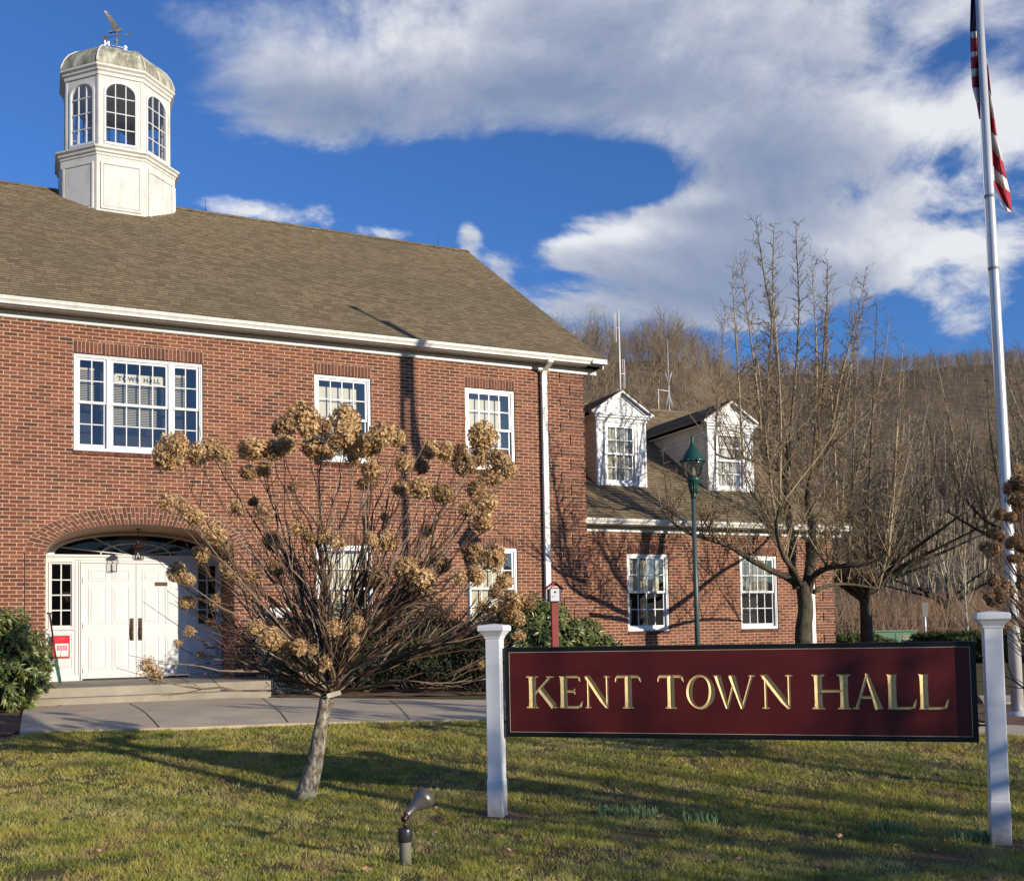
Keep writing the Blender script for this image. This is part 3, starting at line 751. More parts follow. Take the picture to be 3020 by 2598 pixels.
def arch_top(x, h, z0, r_): return z0+r_*max(0, 1-(x/h)**2)**.5
shell = MB(); frs = []
for k in range(8):
    M = facing(k); m0 = MB(); h = .345; zs, rr = 14.40, .255; zb = 13.16
    for a, b in ((-fh-.0, -h), (h, fh)):
        m0.quad((a, -Wb, 13.05), (b, -Wb, 13.05), (b, -Wb, 14.77), (a, -Wb, 14.77)); m0.quad((a, -Wb+.10, 13.05), (b, -Wb+.10, 13.05), (b, -Wb+.10, 14.77), (a, -Wb+.10, 14.77))
    for yy in (-Wb, -Wb+.10):
        m0.quad((-h, yy, 13.05), (h, yy, 13.05), (h, yy, zb), (-h, yy, zb))
        for i in range(16):
            a, b = -h*math.cos(math.pi*i/16), -h*math.cos(math.pi*(i+1)/16)
            m0.quad((a, yy, arch_top(a, h, zs, rr)), (b, yy, arch_top(b, h, zs, rr)), (b, yy, 14.77), (a, yy, 14.77))
    pts = [(-h, zb), (-h, zs)]+[(-h*math.cos(math.pi*i/16), arch_top(-h*math.cos(math.pi*i/16), h, zs, rr)) for i in range(1, 16)]+[(h, zs), (h, zb)]
    for i in range(len(pts)):
        a, b = pts[i], pts[(i+1) % len(pts)]; m0.quad((a[0], -Wb, a[1]), (b[0], -Wb, b[1]), (b[0], -Wb+.10, b[1]), (a[0], -Wb+.10, a[1]))
    # corner boards
    m0.box(-fh, -fh+.05, -Wb-.012, -Wb-.0005, 13.09, 14.76); m0.box(fh-.05, fh, -Wb-.012, -Wb-.0005, 13.09, 14.76)
    shell.merge(m0, M)
    # arched window with muntins
    f0 = MB()
    for i in range(len(pts)-1):
        a, b = pts[i], pts[i+1]
        def ins(p, s=.93): return (p[0]*s, zb+.03+(p[1]-zb-.03)*(.975 if p[1] > zb+.1 else 1) if p[1] > zb+.1 else zb+.03)
        ia, ib = ins(a), ins(b)
        f0.hexa([(a[0]*1.06, -Wb-.02, a[1]+(.02 if a[1] > zs else 0)), (b[0]*1.06, -Wb-.02, b[1]+(.02 if b[1] > zs else 0)), (b[0]*1.06, -Wb+.05, b[1]), (a[0]*1.06, -Wb+.05, a[1]), (ia[0], -Wb-.02, ia[1]), (ib[0], -Wb-.02, ib[1]), (ib[0], -Wb+.05, ib[1]), (ia[0], -Wb+.05, ia[1])])
    f0.box(-h*1.06, h*1.06, -Wb-.02, -Wb+.05, zb-.03, zb+.03)
    for x in (-h/3, h/3): f0.box(x-.011, x+.011, -Wb+.004, -Wb+.035, zb+.03, arch_top(x, h, zs, rr)-.01)
    for j in (1, 2, 3):
        z = zb+(zs+rr-zb)*j/4+.0; q = h*.94 if z < zs else h*.9
        for a, b in ((-q, -h/3-.011), (-h/3+.011, h/3-.011), (h/3+.011, q)): f0.box(a, b, -Wb+.005, -Wb+.034, z-.011, z+.011)
    f1 = MB(); f1.merge(f0, M); f1.build('arched_window', MT['white'], cup)
    g0 = MB(); g0.add([(p[0]*.98, -Wb+.02, p[1]) for p in pts], [tuple(range(len(pts)))]); g1 = MB(); g1.merge(g0, M); g1.build('pane', MT['glass_clear'], cup, fix=False)
shell.build('lantern_wall', MT['white_old'], cup, fix=False)
mb = MB(); octa(mb, [(2.2, 13.06), (2.2, 13.07)]); octa(mb, [(2.34, 14.78), (2.34, 14.80)]); mb.build('inner_floor', simple('grey_inside', (.70, .70, .66), .8), cup)
t_ = NT('stained_dome'); t_.rough(.65); co = t_.obj(); mp = t_.n('ShaderNodeMapping'); mp.inputs['Scale'].default_value = (5, 5, .7); t_.l(co, mp.inputs[0])
f = t_.noise(1.2, 6, .65, vec=mp.outputs[0]); c = t_.ramp(f, [(.30, (.10, .095, .065)), (.48, (.26, .25, .18)), (.62, (.50, .48, .37)), (.8, (.62, .60, .48))]); t_.col(c); t_.bump(t_.noise(9, 4, vec=co), .2, .01); MT['dome'] = t_.m
mb = MB(); octa(mb, [(2.56, 15.012), (2.58, 15.04), (2.53, 15.15), (2.42, 15.30), (2.22, 15.46), (1.92, 15.60), (1.52, 15.71), (1.10, 15.78), (.80, 15.80), (.3, 15.81), (.05, 15.815)])
dome = mb.build('dome', MT['dome'], cup)
for k in range(8):   # standing ribs on the dome hips
    a = math.pi/8+k*math.pi/4; mb = MB(); pr = [(2.58, 15.04), (2.53, 15.15), (2.42, 15.30), (2.22, 15.46), (1.92, 15.60), (1.52, 15.71), (1.10, 15.78), (.80, 15.80)]
    mb.tube([(CXc+w/2*K8*math.cos(a), CYc+w/2*K8*math.sin(a), z) for w, z in pr], .018, 6); mb.build('dome_rib', MT['white_old'], cup)

# ------------------------------------------------------------------ text helper
def text_mesh(s, size, ext, name='txt', bold=0, space=1.0, word=1.0):
    cu = bpy.data.curves.new(name, 'FONT'); cu.body = s; cu.size = size; cu.extrude = ext; cu.offset = bold; cu.space_character = space; cu.space_word = word
    cu.align_x = 'CENTER'; cu.align_y = 'CENTER'
    o = bpy.data.objects.new(name, cu); COL.objects.link(o); bpy.context.view_layer.update()
    me = bpy.data.meshes.new_from_object(o.evaluated_get(bpy.context.evaluated_depsgraph_get())); bpy.data.objects.remove(o); bpy.data.curves.remove(cu)
    return me
def text_obj(s, size, ext, mat, name, parent, M, **kw):
    me = text_mesh(s, size, ext, name, **kw); me.materials.clear(); me.materials.append(mat); me.transform(M)
    o = bpy.data.objects.new(name, me); COL.objects.link(o); o.parent = parent; return o

# ------------------------------------------------------------------ weathervane
vp = bw(CXc-.02, CYc, 16.075)
vane = empty('weathervane', vp, TH, 'copper eagle weathervane with white N and S letters on top of the cupola', 'weathervane')
MT['verdigris'] = simple('dull_copper', (.16, .14, .11), .5, (.30, .28, .24), 30, metal=.3)
mb = MB(); mb.tube([(0, 0, -.29), (0, 0, .46)], [.016, .010], 8); mb.lathe([(.01, -.05), (.04, -.03), (.045, 0), (.03, .035), (.01, .05)], 12, c=(0, 0, .24)); mb.lathe([(.01, -.03), (.025, 0), (.01, .03)], 12, c=(0, 0, .10)); mb.build('rod', MT['verdigris'], vane)
wl = simple('white_letter', (.8, .8, .78), .4)
mb = MB(); mb.tube([(-.16, 0, .10), (.16, 0, .10)], .008, 6); mb.tube([(0, -.16, .10), (0, .16, .10)], .008, 6); mb.build('direction_arms', wl, vane)
Mb = Matrix.Rotation(math.pi, 4, 'Z') @ Matrix.Rotation(math.pi/2, 4, 'X')
text_obj('N', .17, .006, wl, 'letter', vane, Matrix.Translation((-.215, 0, .12)) @ Mb, bold=.008)
text_obj('S', .17, .006, wl, 'letter', vane, Matrix.Translation((.215, 0, .09)) @ Mb, bold=.008)
ar = R(-24.8-12)
Ma = Matrix.Rotation(ar, 4, 'Z')
mb = MB(); a0 = MB(); a0.tube([(-.34, 0, .36), (.34, 0, .36)], .008, 6); a0.hexa([(-.38, -.003, .30), (-.26, -.003, .32), (-.26, .003, .32), (-.38, .003, .30), (-.38, -.003, .43), (-.26, -.003, .41), (-.26, .003, .41), (-.38, .003, .43)])
a0.add([(.32, -.004, .41), (.32, -.004, .31), (.41, 0, .36), (.32, .004, .41), (.32, .004, .31)], [(0, 1, 2), (4, 3, 2), (0, 3, 4, 1)]); mb.merge(a0, Ma); mb.build('arrow', MT['verdigris'], vane)
e = MB()
e.tube([(-.11, 0, .475), (-.05, 0, .47), (.0, 0, .48), (.05, 0, .50), (.09, 0, .525), (.12, 0, .525), (.145, 0, .508)], [.012, .03, .042, .038, .026, .024, .006], 10)
e.hexa([(-.17, -.045, .44), (-.08, -.02, .46), (-.08, .02, .46), (-.17, .045, .44), (-.17, -.045, .455), (-.08, -.02, .485), (-.08, .02, .485), (-.17, .045, .455)])
e.tube([(-.0, -.015, .46), (.015, -.02, .37)], [.014, .008], 6); e.tube([(-.0, .015, .46), (.015, .02, .37)], [.014, .008], 6)
for s in (-1, 1):
    prof = [(.05, .50), (.04, .575), (.01, .65), (-.04, .725), (-.11, .79), (-.185, .845)]; tr = [(-.05, .49), (-.075, .55), (-.10, .61), (-.135, .67), (-.17, .74), (-.20, .805)]
    for i in range(5):
        y0, y1 = s*(.02+.05*i), s*(.02+.05*(i+1)); P = [(prof[i][0], y0, prof[i][1]), (prof[i+1][0], y1, prof[i+1][1]), (tr[i+1][0], y1, tr[i+1][1]), (tr[i][0], y0, tr[i][1])]
        e.hexa([(p[0], p[1]-.004, p[2]) for p in P]+[(p[0], p[1]+.006, p[2]) for p in P])
m1 = MB(); m1.merge(e, Matrix.Rotation(ar*.6, 4, 'Z')); m1.build('eagle', MT['verdigris'], vane)

# ------------------------------------------------------------------ roof antennas
alu = simple('white_aluminium', (.74, .74, .72), .4, (.62, .62, .62), 8, metal=.1)
an = empty('radio_antenna', bw(6.385, 6.1, 7.9), TH, 'tall white mast antenna with two folded loop elements behind the left dormer', 'antenna')
mb = MB(); mb.tube([(0, 0, -.1), (0, 0, 2.91)], [.03, .022], 8); mb.tube([(-.12, 0, .55), (.2, 0, .52)], .014, 6); mb.build('mast', alu, an)
for x, z0, z1 in ((-.125, 1.99, 2.77), (.13, .655, 1.435)):
    mb = MB(); w = .028; pts = [(x-w, 0, z0), (x-w, 0, z1)]+[(x-w*math.cos(a), 0, z1+w*math.sin(a)) for a in (.8, 1.57, 2.3)]+[(x+w, 0, z1), (x+w, 0, z0)]+[(x+w*math.cos(a), 0, z0-w*math.sin(a)) for a in (.8, 1.57, 2.3)]+[(x-w, 0, z0)]
    mb.tube(pts, .009, 6); mb.tube([(0, 0, (z0+z1)/2), (x+w, 0, (z0+z1)/2)], .013, 6); mb.build('folded_loop', alu, an)
an = empty('whip_antenna', bw(8.05, 6.1, 7.9), TH, 'thin whip antenna with spread ground rods and side arm on the wing ridge', 'antenna')
mb = MB(); mb.tube([(0, 0, -.1), (0, 0, .82)], .02, 8); mb.tube([(0, 0, .82), (0, 0, 2.2)], [.010, .005], 6); mb.build('mast', alu, an)
mb = MB()
for k in range(4):
    a = R(20+90*k); mb.tube([(0, 0, .85), (.13*math.cos(a), .13*math.sin(a), 1.22)], .007, 5); mb.tube([(0, 0, .62), (.15*math.cos(a), .15*math.sin(a), .16)], .007, 5)
mb.build('ground_rods', alu, an)
mb = MB(); mb.tube([(-.37, 0, -.05), (-.37, 0, .70)], .014, 6); mb.tube([(-.40, 0, .68), (0, 0, .66)], .013, 6); mb.build('side_arm', alu, an)

# ------------------------------------------------------------------ steps, lantern, boxes at the entrance
st = empty('concrete_steps', bw(-7.2, 0, .45), TH, 'two low worn concrete steps up to the white double doors', 'steps')
def bx(parent_t, parent_z, *a): pass
mb = MB(); mb.box(-1.85, 1.95, -1.42, -.002, -.2, LZ-.45); mb.box(-1.573, 1.578, -.0021, 1.62, -.2, LZ-.4503); mb.build('landing', MT['concrete'], st, bevel=.015)
mb = MB(); mb.box(-1.95, 1.85, -1.73, -1.421, -.2, .645-.45); mb.build('step', MT['concrete'], st, bevel=.015)
ln = empty('hanging_lantern', bw(-7.22, .75, 3.0), TH, 'small bronze and glass lantern on a chain in the entrance arch', 'lantern')
mb = MB()
for i in range(6):
    a = math.pi/3*i; b = a+math.pi/3; r_ = .098
    p = lambda an_, rr_, z: (rr_*math.cos(an_), rr_*math.sin(an_), z)
    mb.tube([p(a, r_*.92, 0), p(a, r_, .23)], .006, 5); mb.tube([p(a, r_*.92, .0), p(b, r_*.92, .0)], .006, 5); mb.tube([p(a, r_, .23), p(b, r_, .23)], .007, 5)
mb.lathe([(.11, .235), (.105, .245), (.05, .29), (.03, .31), (.028, .33), (.005, .345)], 6, smooth=False)
mb.lathe([(.03, 0), (.02, .02), (.012, .05)], 8); mb.build('frame', MT['bronze'], ln)
mb = MB(); mb.lathe([(.085, .008), (.092, .225)], 6, smooth=False); mb.build('lantern_glass', MT['glass_clear'], ln)
mb = MB(); mb.lathe([(.012, .05), (.018, .09), (.012, .13)], 8); mb.build('bulb', MT['curtain'], ln)
mb = MB(); z = .345
while z < .54: mb.tube([(0, 0, z), (.008, 0, z+.012), (0, 0, z+.026), (-.008, 0, z+.012), (0, 0, z)], .003, 4); z += .024
mb.lathe([(.045, .553), (.05, .565)], 12); mb.tube([(0, 0, .33), (0, 0, .56)], .003, 4); mb.build('chain', MT['bronze'], ln)
red = simple('red_enamel', (.62, .03, .04), .35, (.55, .02, .03), 4)
db = empty('drop_box', bw(-8.50, YD, 1.21), TH, 'red metal drop box with white paper notice hung left of the doors', 'drop box')
mb = MB(); mb.hexa([(-.145, -.13, .03), (.145, -.13, .03), (.145, -.013, .0), (-.145, -.013, .0), (-.145, -.13, .30), (.145, -.13, .30), (.145, -.013, .30), (-.145, -.013, .30)]); mb.build('body', red, db, bevel=.006)
mb = MB(); mb.hexa([(-.148, -.145, .30), (.148, -.145, .30), (.148, -.013, .30), (-.148, -.013, .30), (-.148, -.10, .425), (.148, -.10, .425), (.148, -.013, .425), (-.148, -.013, .425)]); mb.box(-.05, .05, -.135, -.11, .37, .378, 1); mb.build('lid', [red, simple('slot_pink', (.75, .3, .3), .5)], db, bevel=.004)
mb = MB(); mb.box(-.10, .12, -.134, -.131, .045, .275, 0); mb.box(-.075, .10, -.1365, -.1345, .15, .245, 1)
for z in (.165, .185, .205, .225): mb.box(-.06, .085, -.1385, -.137, z, z+.006, 0)
for z in (.09, .105, .12): mb.box(-.06, .09, -.1365, -.1345, z, z+.004, 2)
mb.build('notice', [simple('paper', (.8, .8, .78), .7), simple('notice_red', (.6, .04, .10), .5), simple('grey_ink', (.4, .4, .4), .7)], db)
nb = empty('notice_box', bw(-5.855, YD, 1.225), TH, 'small white box with red and blue arrows on the panel right of the doors', 'notice box')
mb = MB(); mb.box(-.12, .12, -.07, -.013, 0, .23); mb.box(-.125, .125, -.08, -.013, -.03, -.002); mb.build('body', MT['white'], nb)
def arrow(x0, x1, zc, h, d, mi, mb):
    if d > 0: P = [(x0, zc-h*.5), (x1-.03, zc-h*.5), (x1-.03, zc-h), (x1, zc), (x1-.03, zc+h), (x1-.03, zc+h*.5), (x0, zc+h*.5)]
    else: P = [(x1, zc-h*.5), (x0+.03, zc-h*.5), (x0+.03, zc-h), (x0, zc), (x0+.03, zc+h), (x0+.03, zc+h*.5), (x1, zc+h*.5)]
    mb.extrude_y(P, -.073, -.0705, mi)
mb = MB(); arrow(-.115, .06, .185, .032, -1, 0, mb); arrow(-.07, .115, .125, .032, 1, 1, mb); mb.build('arrows', [simple('arrow_red', (.5, .03, .08), .5), simple('arrow_blue', (.04, .08, .45), .5)], nb)
sh = empty('snow_shovel', bw(-8.62, .55, LZ), TH, 'narrow dark shovel leaning against the left jamb of the entrance', 'shovel')
mb = MB(); mb.tube([(.02, -.12, .42), (-.08, .30, 1.22)], .016, 8); mb.tube([(-.13, .30, 1.24), (-.03, .31, 1.24)], .014, 6); mb.build('handle', simple('dark_grip', (.05, .02, .02), .5), sh)
mb = MB(); mb.hexa([(.06, -.22, .0), (.11, -.16, .0), (.115, -.15, .0), (.065, -.21, .0), (-.02, -.12, .40), (.04, -.08, .43), (.045, -.075, .43), (-.015, -.11, .40)]); mb.build('blade', simple('green_blade', (.02, .09, .07), .4), sh)
ws = empty('window_sign', bw(-7.25, .135, 6.19), TH, 'cream TOWN HALL plaque with dark letters inside the triple window', 'sign')
mb = MB(); a, b, k = .425, .088, .03
mb.extrude_y([(-a, -b+k), (-a+k, -b), (a-k, -b), (a, -b+k), (a, b-k), (a-k, b), (-a+k, b), (-a, b-k)], 0, .012); mb.build('plaque', simple('cream_plaque', (.80, .76, .58), .5), ws)
ink = simple('dark_ink', (.02, .03, .04), .6)
text_obj('TOWN HALL', .112, .002, ink, 'lettering', ws, Matrix.Translation((0, -.004, -.002)) @ Matrix.Rotation(math.pi/2, 4, 'X'), bold=.0028, space=1.12, word=1.1)
ac = empty('air_conditioner', bw(-4.95, -.75, .5), TH, 'blue-grey louvred outdoor unit between the steps and the dark shrub', 'air conditioner')
mb = MB(); mb.box(-.36, .36, -.3, .3, .04, .85); mb.box(-.38, .38, -.32, .32, .85, .89); mb.build('housing', simple('ac_grey', (.035, .042, .055), .6), ac)
mb = MB()
for i in range(16): mb.box(-.35+i*.044, -.335+i*.044, -.318, -.302, .08, .82)
mb.build('grille', simple('ac_dark', (.05, .06, .08), .5), ac)
vb = tag(MB().box(-.22, .22, -.12, -.031, -.09, .09).box(-.20, .20, -.125, -.1205, -.07, .07).build('wall_vent', MT['vinyl'], None), 'white wall vent low on the bricks left of the lower window', 'vent')
vb.matrix_world = Matrix.Translation(bw(-4.85, 0, 1.98)) @ Matrix.Rotation(TH, 4, 'Z')

# ------------------------------------------------------------------ ground
def ground_hit(px, py, dz=0):
    d = _F + _R*((px-CX)/CF) + _U*((CY-py)/CF)
    lo, hi = 1.0, 60.0
    for _ in range(50):
        k = (lo+hi)/2; p = Vector((d.x*k, d.y*k, EZ+d.z*k))
        if p.z > g(p.x, p.y)+dz: lo = k
        else: hi = k
    return Vector((d.x*k, d.y*k, EZ+d.z*k))
def lawn_mat():
    t = NT('lawn_soil'); t.rough(.95); t.b.inputs['Specular IOR Level'].default_value = .1; co = t.obj()
    f = t.noise(1.1, 6, .7, vec=co, dist=.5); f2 = t.noise(14, 5, .7, vec=co); f3 = t.noise(70, 3, vec=co)
    c = t.ramp(f2, [(.3, (.09, .095, .035)), (.5, (.13, .125, .05)), (.7, (.19, .16, .08))])
    c = t.mix(t.ramp(f, [(.45, (0, 0, 0)), (.62, (1, 1, 1))]), c, t.ramp(f3, [(.3, (.07, .042, .025)), (.7, (.22, .15, .085))]))
    t.col(c); t.bump(f3, .6, .02); return t.m
MT['lawn'] = lawn_mat()
def grid(x0, x1, y0, y1, nx, ny, zf):
    xs = np.linspace(x0, x1, nx); ys = np.linspace(y0, y1, ny)
    V = [(x, y, zf(x, y)) for y in ys for x in xs]; F = [(j*nx+i, j*nx+i+1, (j+1)*nx+i+1, (j+1)*nx+i) for j in range(ny-1) for i in range(nx-1)]
    return V, F
def gsurf(xs, ys, zf):
    nx, ny = len(xs), len(ys)
    return [(x, y, zf(x, y)) for y in ys for x in xs], [(j*nx+i, j*nx+i+1, (j+1)*nx+i+1, (j+1)*nx+i) for j in range(ny-1) for i in range(nx-1)]
xs_ = np.concatenate([[-300, -120, -60, -30, -20], np.arange(-14, 16, .35), [20, 26, 34, 44, 60, 90, 160, 320]])
ys_ = np.concatenate([[-400, -150, -60, -25, -8], np.arange(-2, 22, .3), np.arange(22, 62, 3.2)])
V, F = gsurf(xs_, ys_, lambda x, y: (hillz(x, y) if y > 44 else g(x, y)+(19 if y < -140 else 4 if y < -50 else 0))+.012*math.sin(x*1.7+.6*y)*math.sin(y*1.3+1)*(1 if 3 < y < 20 else 0))  # unseen rise behind the camera, added to darken the window reflections
o = np_obj('ground', V, F, MT['lawn'], smooth=True); tag(o, 'short winter lawn in front of the town hall', kind='structure')
yl_last = float(ys_[-1])
def litter():
    t = NT('leaf_litter'); t.rough(1); t.b.inputs['Specular IOR Level'].default_value = .05; co = t.obj()
    t.col(t.ramp(t.noise(.35, 8, .7, vec=co), [(.35, (.12, .088, .056)), (.65, (.19, .142, .094))])); return t.m
xs2 = np.linspace(-260, 520, 110); ys2 = np.concatenate([np.linspace(yl_last-.5, 250, 60), np.linspace(262, 700, 40)])
V, F = gsurf(xs2, ys2, hillz); o = np_obj('hill', V, F, litter(), smooth=True); tag(o, 'wooded hillside rising behind the town hall', kind='structure')

# concrete walk, following the ground
def walk_strip(name, A, B, n=8, lift=.03, lab=None):
    mb = MB()
    for i in range(len(A)-1):
        for j in range(n):
            for k in range(8):
                def P(s, r_):
                    a = A[i].lerp(A[i+1], s); b = B[i].lerp(B[i+1], s); q = a.lerp(b, r_); q.z = g(q.x, q.y)+lift; return q
                s0, s1, r0, r1 = j/n, (j+1)/n, k/8, (k+1)/8; mb.quad(P(s0, r0), P(s1, r0), P(s1, r1), P(s0, r1))
        for j in range(n):
            for E_ in (A, B):
                p, q = E_[i].lerp(E_[i+1], j/n), E_[i].lerp(E_[i+1], (j+1)/n); p.z = g(p.x, p.y)+lift; q.z = g(q.x, q.y)+lift
                mb.quad(p, q, q-Vector((0, 0, .12)), p-Vector((0, 0, .12)))
    for E_ in ((A[0], B[0]), (A[-1], B[-1])):
        for k in range(8):
            p, q = E_[0].lerp(E_[1], k/8), E_[0].lerp(E_[1], (k+1)/8); p.z = g(p.x, p.y)+lift; q.z = g(q.x, q.y)+lift; mb.quad(p, q, q-Vector((0, 0, .12)), p-Vector((0, 0, .12)))
    o = mb.build(name, MT['walk'], None, fix=False); return tag(o, lab, kind='structure')
WA = [ground_hit(x, y) for x, y in ((58, 2165), (300, 2158), (580, 2150), (799, 2141), (1431, 2125), (1900, 2126), (2450, 2140), (2983, 2171))]
WBk = [ground_hit(x, y) for x, y in ((72, 2090), (270, 2080), (480, 2072), (673, 2063), (1431, 2069), (1900, 2085), (2450, 2112), (2983, 2144))]
WA.append(WA[-1]+(WA[-1]-WA[-2])*3); WBk.append(WBk[-1]+(WBk[-1]-WBk[-2])*3)
walk_strip('path', WA, WBk, lab='pale concrete walk running from the steps past the sign')
def strip_line(p, q, w=.012, lift=.0345):
    mb = MB(); n = 10; d = (q-p); d.z = 0; s = Vector((-d.y, d.x, 0)).normalized()*w/2
    for i in range(n):
        a, b = p.lerp(q, i/n), p.lerp(q, (i+1)/n); wob = s*random.uniform(-1, 1)
        for v in (a, b): v.z = g(v.x, v.y)+lift
        mb.quad(a-s, b-s, b+s, a+s)
    return mb
jl = MB()
for (a, b) in (((382, 2079), (470, 2152)), ((773, 2064), (850, 2137)), ((1148, 2069), (1208, 2128))):
    m_ = strip_line(ground_hit(*a), ground_hit(*b)); jl.merge(m_)
tag(jl.build('path_joints', MT['darkline'], None, fix=False), 'dark joints cut across the concrete walk', kind='structure')
P1, P2 = [Vector((7.0, 15.4, 0)), Vector((8.5, 15.2, 0)), Vector((16, 14.4, 0))], [Vector((7.6, 16.9, 0)), Vector((9.1, 16.6, 0)), Vector((17, 15.8, 0))]
walk_strip('path', P1, P2, lab='short stretch of concrete walk beyond the flagpole')
# mulch beds
mul = NT('mulch'); mul.rough(1); co = mul.obj(); f = mul.noise(38, 5, .7, vec=co); mul.col(mul.ramp(f, [(.3, (.06, .033, .022)), (.5, (.17, .09, .058)), (.72, (.36, .22, .15))])); mul.bump(f, 1, .03)
def bed(pts, lab, lift=.012):
    bm = bmesh.new(); vs = [bm.verts.new((x, y, 0)) for x, y in pts]; bm.faces.new(vs)
    bmesh.ops.triangulate(bm, faces=bm.faces); bmesh.ops.subdivide_edges(bm, edges=bm.edges, cuts=12, use_grid_fill=True)
    for v in bm.verts: v.co.z = g(v.co.x, v.co.y)+lift+.012*math.sin(v.co.x*9)*math.sin(v.co.y*7)
    me = bpy.data.meshes.new('mulch_bed'); bm.to_mesh(me); bm.free(); me.materials.append(mul.m); o = bpy.data.objects.new('mulch_bed', me); COL.objects.link(o); return tag(o, lab, kind='structure')
bed([tuple(bw(*q, 0)[:2]) for q in ((-5.2, -1.9), (-2.5, -2.6), (1.0, -3.1), (2.6, -3.0), (3.2, .4), (-5.3, -.02))], 'brown mulch under the shrubs along the front wall')
bed([(-6.15, 12.6), (-6.2, 13.6), (-7.3, 15.9), (-7.9, 18.4), (-12, 16.5), (-12, 12.4), (-8, 12.2)], 'mulch under the shrub left of the steps')
bed([(6.0, 13.3), (6.3, 12.95), (8.2, 12.7), (9.5, 13.4), (9.4, 14.6), (7.4, 14.9), (6.3, 14.5)], 'brown mulch ring round the flagpole foot')
bed([(-.45, 8.1), (-.2, 7.98), (.2, 8.05), (.1, 8.9), (-.5, 9.0)], 'bare earth at the foot of the left sign post', .006)
bed([(3.35, 7.2), (3.7, 7.05), (4.1, 7.4), (3.9, 7.9), (3.4, 7.9)], 'bare earth at the foot of the right sign post', .006)
# ------------------------------------------------------------------ the town sign
SA = Vector((-.063, 8.68, 0)); SB = Vector((3.411, 7.62, 0)); SV = (SB-SA).normalized(); SL = (SB-SA).length; SN = Vector((SV.y, -SV.x, 0))
if SN.y > 0: SN = -SN
srz = math.atan2(SV.y, SV.x)
def s_of(px, py=2040):
    d = _F + _R*((px-CX)/CF) + _U*((CY-py)/CF)
    k = SA.dot(SN)/(d.dot(SN)); return (Vector((d.x*k, d.y*k, 0))-SA).dot(SV)
def z_of(px, py):
    d = _F + _R*((px-CX)/CF) + _U*((CY-py)/CF); k = SA.dot(SN)/(d.dot(SN)); return EZ+d.z*k
sign = empty('town_sign', SA+Vector((0, 0, 0)), srz, 'long maroon sign with carved gold letters KENT TOWN HALL on two white posts', 'sign')
Z0, Z1 = .677, 1.412
pm = NT('maroon_paint'); pm.rough(.42); co = pm.obj(); pm.col(pm.ramp(pm.noise(3, 4, vec=co), [(.3, (.115, .010, .008)), (.7, (.085, .008, .007))])); pm.bump(pm.noise(300, 2, vec=co), .06, .002); MT['maroon'] = pm.m
gm = NT('gold_leaf'); gm.rough(.55); gm.b.inputs['Metallic'].default_value = .25; co = gm.obj(); gm.col(gm.ramp(gm.noise(25, 4, vec=co), [(.3, (.80, .62, .30)), (.7, (.66, .48, .20))])); MT['gold'] = gm.m
blk = simple('black_paint', (.008, .009, .010), .35)
# --- letters as V-cut strokes: list of polylines of (x, z, halfwidth); unit = cap height
TK, TN, SF = .112, .040, .022
def stem(x, w=TK, z0=0, z1=1, top=True, bot=True, sl=None, sr=None):
    "flared stem with thin serifs"
    L = [[(x, z0, w*1.35 if bot else w), (x, z0+.07, w*1.08 if bot else w), (x, z0+.25, w), (x, z1-.25, w), (x, z1-.07, w*1.08 if top else w), (x, z1, w*1.35 if top else w)]]
    sl = w+.085 if sl is None else sl; sr = w+.085 if sr is None else sr
    if bot: L.append([(x-sl, z0+.012, .014), (x-w, z0+.026, .026), (x+w, z0+.026, .026), (x+sr, z0+.012, .014)])
    if top: L.append([(x-sl, z1-.012, .014), (x-w, z1-.026, .026), (x+w, z1-.026, .026), (x+sr, z1-.012, .014)])
    return L
def serif(x, z, h=.11, w=.024, dz=0): return [(x-h, z-dz, .012), (x, z, w), (x+h, z+dz, .012)]
def bar(x0, z0, x1, z1, w0, w1=None): w1 = w0 if w1 is None else w1; return [(x0, z0, w0), ((x0+x1)/2, (z0+z1)/2, (w0+w1)/2*.96), (x1, z1, w1)]
